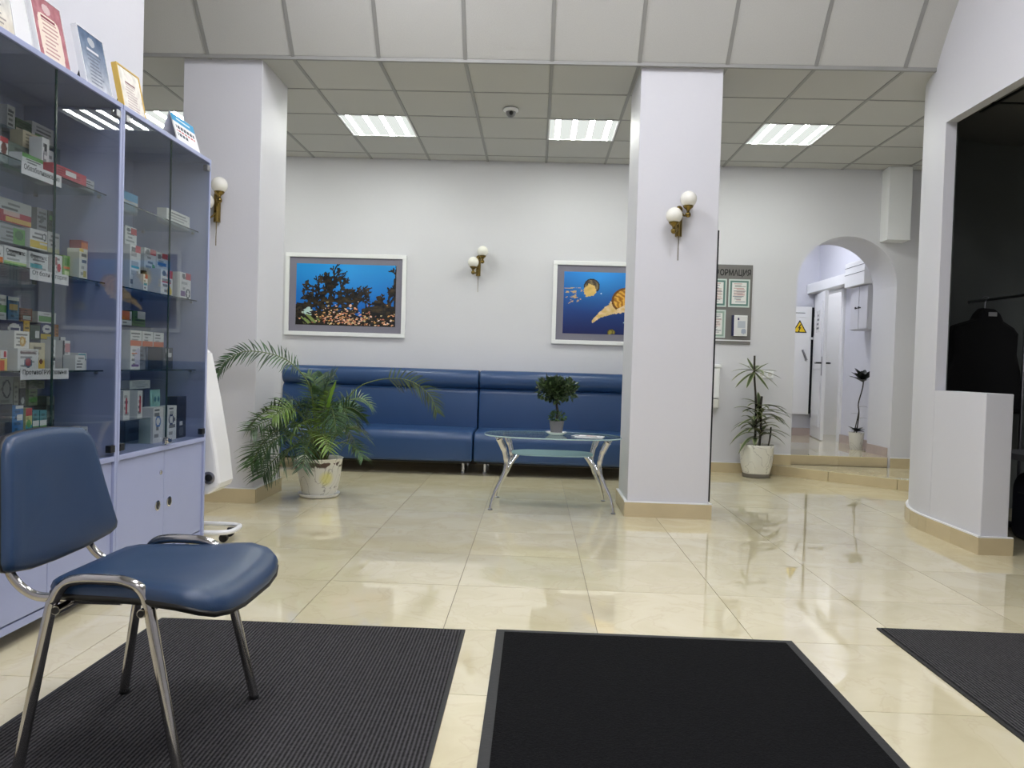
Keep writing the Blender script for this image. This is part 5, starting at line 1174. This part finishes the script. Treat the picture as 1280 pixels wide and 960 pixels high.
# folded spear leaf
mb = MB(); ribbon(crv([(-1.56, 5.80, .5), (-1.50, 5.72, .74), (-1.44, 5.66, .885)], 6), [.006]*3+[.014]*7+[.009, .006, .001], Vector((.8, .5, .1)), mb)
obj('spear_leaf', mb, LEAFA, t, cols=np.tile(lin((120, 160, 52)), (len(mb.v), 1)))
for a, b, r0 in ((0, 0, .02), (.03, -.02, .016), (-.03, .01, .016)):
    obj('stem_base', MB().tube(crv([base(a, b), (PX+a*1.4, PY+b*1.4, .36), (PX+a*1.9, PY+b*1.9, .46)], 4), [r0]*5+[r0*.8]*3+[r0*.4], 8), STEM, t, smooth=50)

def bladeleaf(name, parent, p0, d, L, w_, bend, stripe, edge, mid, rnd):
    d = Vector(d).normalized(); p0 = Vector(p0); sv = d.cross(Vector((0, 0, 1)))
    sv = Vector((1, 0, 0)) if sv.length < .05 else sv.normalized()
    N = 9; vs = []; cols = []; fs = []
    for i in range(N):
        u = i/(N-1); p = p0+d*L*u+Vector((0, 0, -bend*L*u*u)); wd = w_*(sin(pi*min(1, .12+.88*u*.99))**.7)*(1 if u < .999 else .02)
        for k in range(5):
            q = k/2-1; vs.append(p+sv*wd*q+Vector((0, 0, .25*wd*abs(q)))); cols.append(lin(mid if abs(q) < .6 else edge)*rnd.uniform(.9, 1.1))
        if i: 
            for k in range(4): a = (i-1)*5+k; fs.append((a, a+1, a+6, a+5))
    mb = MB().add(vs, fs)
    return obj(name, mb, LEAFA, parent, smooth=60, cols=np.clip(np.array(cols), 0, 1))
# striped dracaena by the step
DX, DY = 2.225, 7.80
t = thing('potted_dracaena', 'tall striped dracaena in a veined white pot beside the step', 'potted plant', (DX, DY, 0))
obj('pot', MB().lathe([(.12, .0), (.123, .012), (.121, .03), (.13, .05), (.148, .12), (.156, .21), (.159, .285), (.164, .32), (.16, .325), (.152, .31), (.148, .29)], (DX, DY, 0), 40, sqr=.2), POTB, t, smooth=50)
obj('foot_ring', MB().lathe([(.115, 0), (.128, .003), (.13, .03), (.122, .05)], (DX, DY, 0), 36, sqr=.2), mat('pot_foot', (110, 104, 92), .6), t, smooth=50)
obj('soil', MB().lathe([(.15, .28), (.145, .295)], (DX, DY, 0), 28), SOIL, t)
s1p = crv([(DX-.02, DY, .28), (DX-.02, DY, .62), (DX-.03, DY, .80), (DX-.05, DY, 1.0), (DX-.055, DY, 1.2)], 5)
obj('stem', MB().tube(s1p, [.012]*10+[.010]*len(s1p[10:]), 8), STEMD, t, smooth=50)
obj('stem', MB().tube(crv([(DX+.02, DY-.01, .28), (DX+.03, DY-.01, .5), (DX+.02, DY-.01, .66), (DX+.03, DY, .80)], 5), .012, 8), STEMD, t, smooth=50)
obj('stem', MB().tube(crv([(DX+.1, DY-.02, .28), (DX+.12, DY-.02, .4), (DX+.125, DY-.02, .5)], 4), .008, 8), STEMD, t, smooth=50)
rnd = random.Random(33); CE, CM = (188, 190, 150), (72, 88, 52)
for ang, el, L, bend in ((175, .30, .24, .35), (200, .1, .26, .55), (150, .75, .2, .2), (120, 1.2, .17, .0), (215, -.3, .26, .3), (235, -.8, .22, .1), (10, .25, .24, .2), (-15, .1, .26, .35), (20, .75, .2, .15), (-60, -.7, .23, .1), (-30, -.35, .25, .3), (60, .5, .2, .3), (280, .3, .2, .5), (95, .4, .2, .3)):
    bladeleaf('leaf', t, (DX-.05, DY, 1.03+.03*rnd.random()), (cos(radians(ang)), sin(radians(ang))*.8, el), L, .023, bend, 0, CE, CM, rnd)
for i in range(44):
    ang = rnd.uniform(0, 360); z = .38+.34*(i/44); el = rnd.uniform(.2, 1.2); L = rnd.uniform(.16, .3)
    if cos(radians(ang)) > .4 and z > .6: L = .3; el = .25
    bladeleaf('leaf', t, (DX+rnd.choice((-.02, .03)), DY, z), (cos(radians(ang)), sin(radians(ang))*.75, el), L, .026, rnd.uniform(.3, .75), 0, CE, CM, rnd)
for ang, el, L, bend, z in ((180, .5, .30, .75, .42), (195, .4, .34, .8, .46), (170, .7, .34, .8, .5), (210, .5, .30, .95, .38), (-10, .5, .30, .6, .44), (5, .3, .34, .45, .46), (-25, .4, .28, .7, .42), (0, .75, .34, .6, .66), (-20, .3, .22, .5, .66), (90, 2.2, .2, 0, .66), (200, 1.0, .22, .5, .6)):
    bladeleaf('leaf', t, (DX+.01, DY-.02, z), (cos(radians(ang)), sin(radians(ang)), el), L, .026, bend, 0, CE, CM, rnd)
# dark dracaena in the corridor
QX, QY = 3.655, 8.93
t = thing('potted_cordyline', 'thin plant with a dark leaf tuft in a white pot inside the arch', 'potted plant', (QX, QY, .2))
obj('pot', MB().lathe([(.058, 0), (.062, .008), (.07, .08), (.078, .17), (.082, .19), (.078, .193), (.072, .18)], (QX, QY, .2005), 32, sqr=.4), POTB, t, smooth=50)
obj('soil', MB().lathe([(.073, .17), (.07, .178)], (QX, QY, .2), 24), SOIL, t)
obj('stem', MB().tube(crv([(QX, QY, .37), (QX+.02, QY, .6), (QX+.01, QY, .72), (QX+.05, QY, .9), (QX+.055, QY, 1.02)], 5), .007, 8), STEMD, t, smooth=50)
obj('stem', MB().tube(crv([(QX-.03, QY, .37), (QX, QY, .52), (QX+.02, QY, .64)], 5), .006, 8), STEMD, t, smooth=50)
DE, DM = (40, 44, 40), (26, 32, 28)
for i in range(24):
    ang = 360*i/24; bladeleaf('leaf', t, (QX+.05, QY, .96+.03*rnd.random()), (cos(radians(ang)), sin(radians(ang)), rnd.uniform(.3, 1.6)), rnd.uniform(.14, .2), .03, .15, 0, DE, DM, rnd)
for i in range(14):
    ang = 360*i/14; bladeleaf('leaf', t, (QX, QY, .40), (cos(radians(ang)), sin(radians(ang)), rnd.uniform(.2, .9)), rnd.uniform(.08, .13), .022, .2, 0, DE, DM, rnd)
for ang, z in ((0, .68), (180, .6), (20, .55)): bladeleaf('leaf', t, (QX+.02, QY, z), (cos(radians(ang)), 0, .3), .1, .010, .3, 0, DE, DM, rnd)

# ---- corridor fittings
t = thing('wall_cabinet', 'pale two-door wall cabinet above the thin dark plant inside the arch', 'cabinet', (3.74, 8.99, 1.55))
obj('body', B(3.665, XW-.001, 8.76, 9.22, 1.55, 2.045), mat('pale_laminate', (206, 206, 212), .4), t)
for a, b in ((8.763, 8.984), (8.996, 9.217)):
    d = obj('door', B(3.65, 3.664, a, b, 1.56, 2.042), mat('pale_laminate', (206, 206, 212), .4), t, bev=.003)
    yk = 8.945 if a < 8.9 else 9.035
    obj('knob', MB().lathe([(.008, 0), (.006, .012), (.014, .018), (.012, .026)], (3.65, yk, 1.80), 12, ax='x'), DARK, d, smooth=40)
for k in [o for o in bpy.data.objects if o.name.startswith('knob')]:
    for v in k.data.vertices: v.co.x = -(v.co.x+wloc(k.parent).x-3.65)+3.65-wloc(k.parent).x
t = thing('electrical_panel', 'white electrical cabinet with a warning triangle on the corridor end wall', 'electrical cabinet', (3.4, 10.74, .5))
obj('box', B(3.05, 3.775, 10.70, 10.749, .5, 1.935), DARK, t)
pd = obj('door', B(3.04, 3.712, 10.665, 10.699, .49, 1.94), WHITEG, t, bev=.003)
obj('latch', B(3.69, 3.76, 10.64, 10.665, 1.50, 1.53), WHITE, pd)
obj('handle', MB().tube([(3.60, 10.655, 1.36), (3.66, 10.65, 1.22)], .014, 8), STEEL, pd, smooth=40)
obj('name_plate', B(3.46, 3.635, 10.66, 10.665, 1.80, 1.875), WHITE, pd, bev=.001)
obj('name_plate_line', B(3.475, 3.62, 10.659, 10.6605, 1.85, 1.858), INKG, pd)
tri = lambda s, cx, cz: [(cx-s, cz-s*.577), (cx+s, cz-s*.577), (cx, cz+s*1.155)]
sg = obj('warning_sign', MB().prism(tri(.098, 3.553, 1.645), lambda a, b, d: (a, d, b), 10.66, 10.664), INK, pd)
obj('sign_face', MB().prism(tri(.076, 3.553, 1.645), lambda a, b, d: (a, d, b), 10.658, 10.66), mat('warning_yellow', (236, 200, 30), .5), sg) if False else obj('warning_face', MB().prism(tri(.076, 3.553, 1.645), lambda a, b, d: (a, d, b), 10.658, 10.66), mat('warning_yellow', (236, 200, 30), .5), pd)
bolt = [(3.558, 1.70), (3.530, 1.645), (3.548, 1.648), (3.536, 1.605), (3.530, 1.612), (3.540, 1.590), (3.556, 1.606), (3.548, 1.608), (3.572, 1.662), (3.554, 1.660), (3.572, 1.70)]
obj('lightning_mark', MB().prism(bolt, lambda a, b, d: (a, d, b), 10.657, 10.658), INK, pd)

# ---- cloakroom things
t = thing('coat_rail', 'thin metal garment rail standing in the dark cloakroom', 'garment rail', (3.42, 5.85, 0))
obj('rail', MB().tube([(3.41, 5.56, 1.63), (3.367, 6.2, 1.63)], .011, 10), STEEL, t, smooth=40)
obj('rail_end', MB().sphere((3.367, 6.2, 1.63), .016, 12, 8), STEEL, t, smooth=80)
obj('post', MB().tube([(3.41, 5.56, .03), (3.41, 5.56, 1.66)], .012, 10), STEEL, t, smooth=40)
obj('foot', MB().tube([(3.21, 5.56, .018), (3.61, 5.56, .018)], .016, 8), DARK, t, smooth=40); obj('foot', MB().tube([(3.41, 5.4, .018), (3.41, 5.95, .018)], .016, 8), DARK, t, smooth=40)
t = thing('hanging_vest', 'black sleeveless vest hanging on the cloakroom rail', 'vest', (3.355, 5.97, .80))
vo = [(3.050, .78), (3.650, .78), (3.610, 1.1), (3.580, 1.22), (3.585, 1.38), (3.550, 1.425), (3.470, 1.475), (3.440, 1.535), (3.410, 1.56), (3.320, 1.565), (3.295, 1.53), (3.270, 1.48), (3.120, 1.43), (3.110, 1.38), (3.115, 1.22), (3.080, 1.1)]
secs = []
for d, s in ((-.07, .9), (-.055, .97), (-.02, 1), (.02, 1), (.055, .97), (.07, .9)): secs.append([(3.355+(a-3.355)*s, 5.97+d, 1.2+(b-1.2)*s) for a, b in vo])
obj('body', MB().loft(secs), CLOTH, t, bev=.012, seg=3)
obj('collar_tag', B(3.340, 3.400, 5.885, 5.89, 1.50, 1.53), mat('tag_grey', (150, 150, 150), .7), t)
obj('hanger_hook', MB().tube(crv([(3.358, 5.97, 1.55), (3.358, 5.97, 1.61), (3.380, 5.97, 1.645), (3.358, 5.97, 1.655), (3.335, 5.97, 1.64)], 5), .003, 6), STEEL, t)
t = thing('cloakroom_bench', 'dark grey bench behind the low partition wall', 'bench', (3.5, 4.9, 0))
obj('seat_board', B(3.05, 3.9, 4.3, 5.35, .53, .57), mat('bench_grey', (84, 84, 86), .6), t, bev=.004)
for x in (3.08, 3.84):
    for y in (4.34, 5.28): obj('leg', B(x, x+.03, y, y+.03, 0, .53), DARK, t)
t = thing('storage_bag', 'dark navy bag on the floor under the cloakroom bench', 'bag', (3.4, 5.0, 0))
pr = rrect(4.55, 5.25, .0, .44, (.05, .05, .1, .1))
obj('body', cushion(pr, 3.16, 3.66, .06, .01), NAVY, t, smooth=50)
obj('handle', MB().tube(crv([(3.41, 4.7, .43), (3.41, 4.75, .5), (3.41, 5.0, .515), (3.41, 5.1, .49), (3.41, 5.12, .43)], 5), .012, 8), CLOTH, t, smooth=50)
obj('zip_line', B(3.155, 3.162, 4.65, 5.15, .3, .31), DARK, t)
obj('zip_tag', B(3.150, 3.156, 5.02, 5.06, .2, .24), STEEL, t)
bpy.context.view_layer.update()
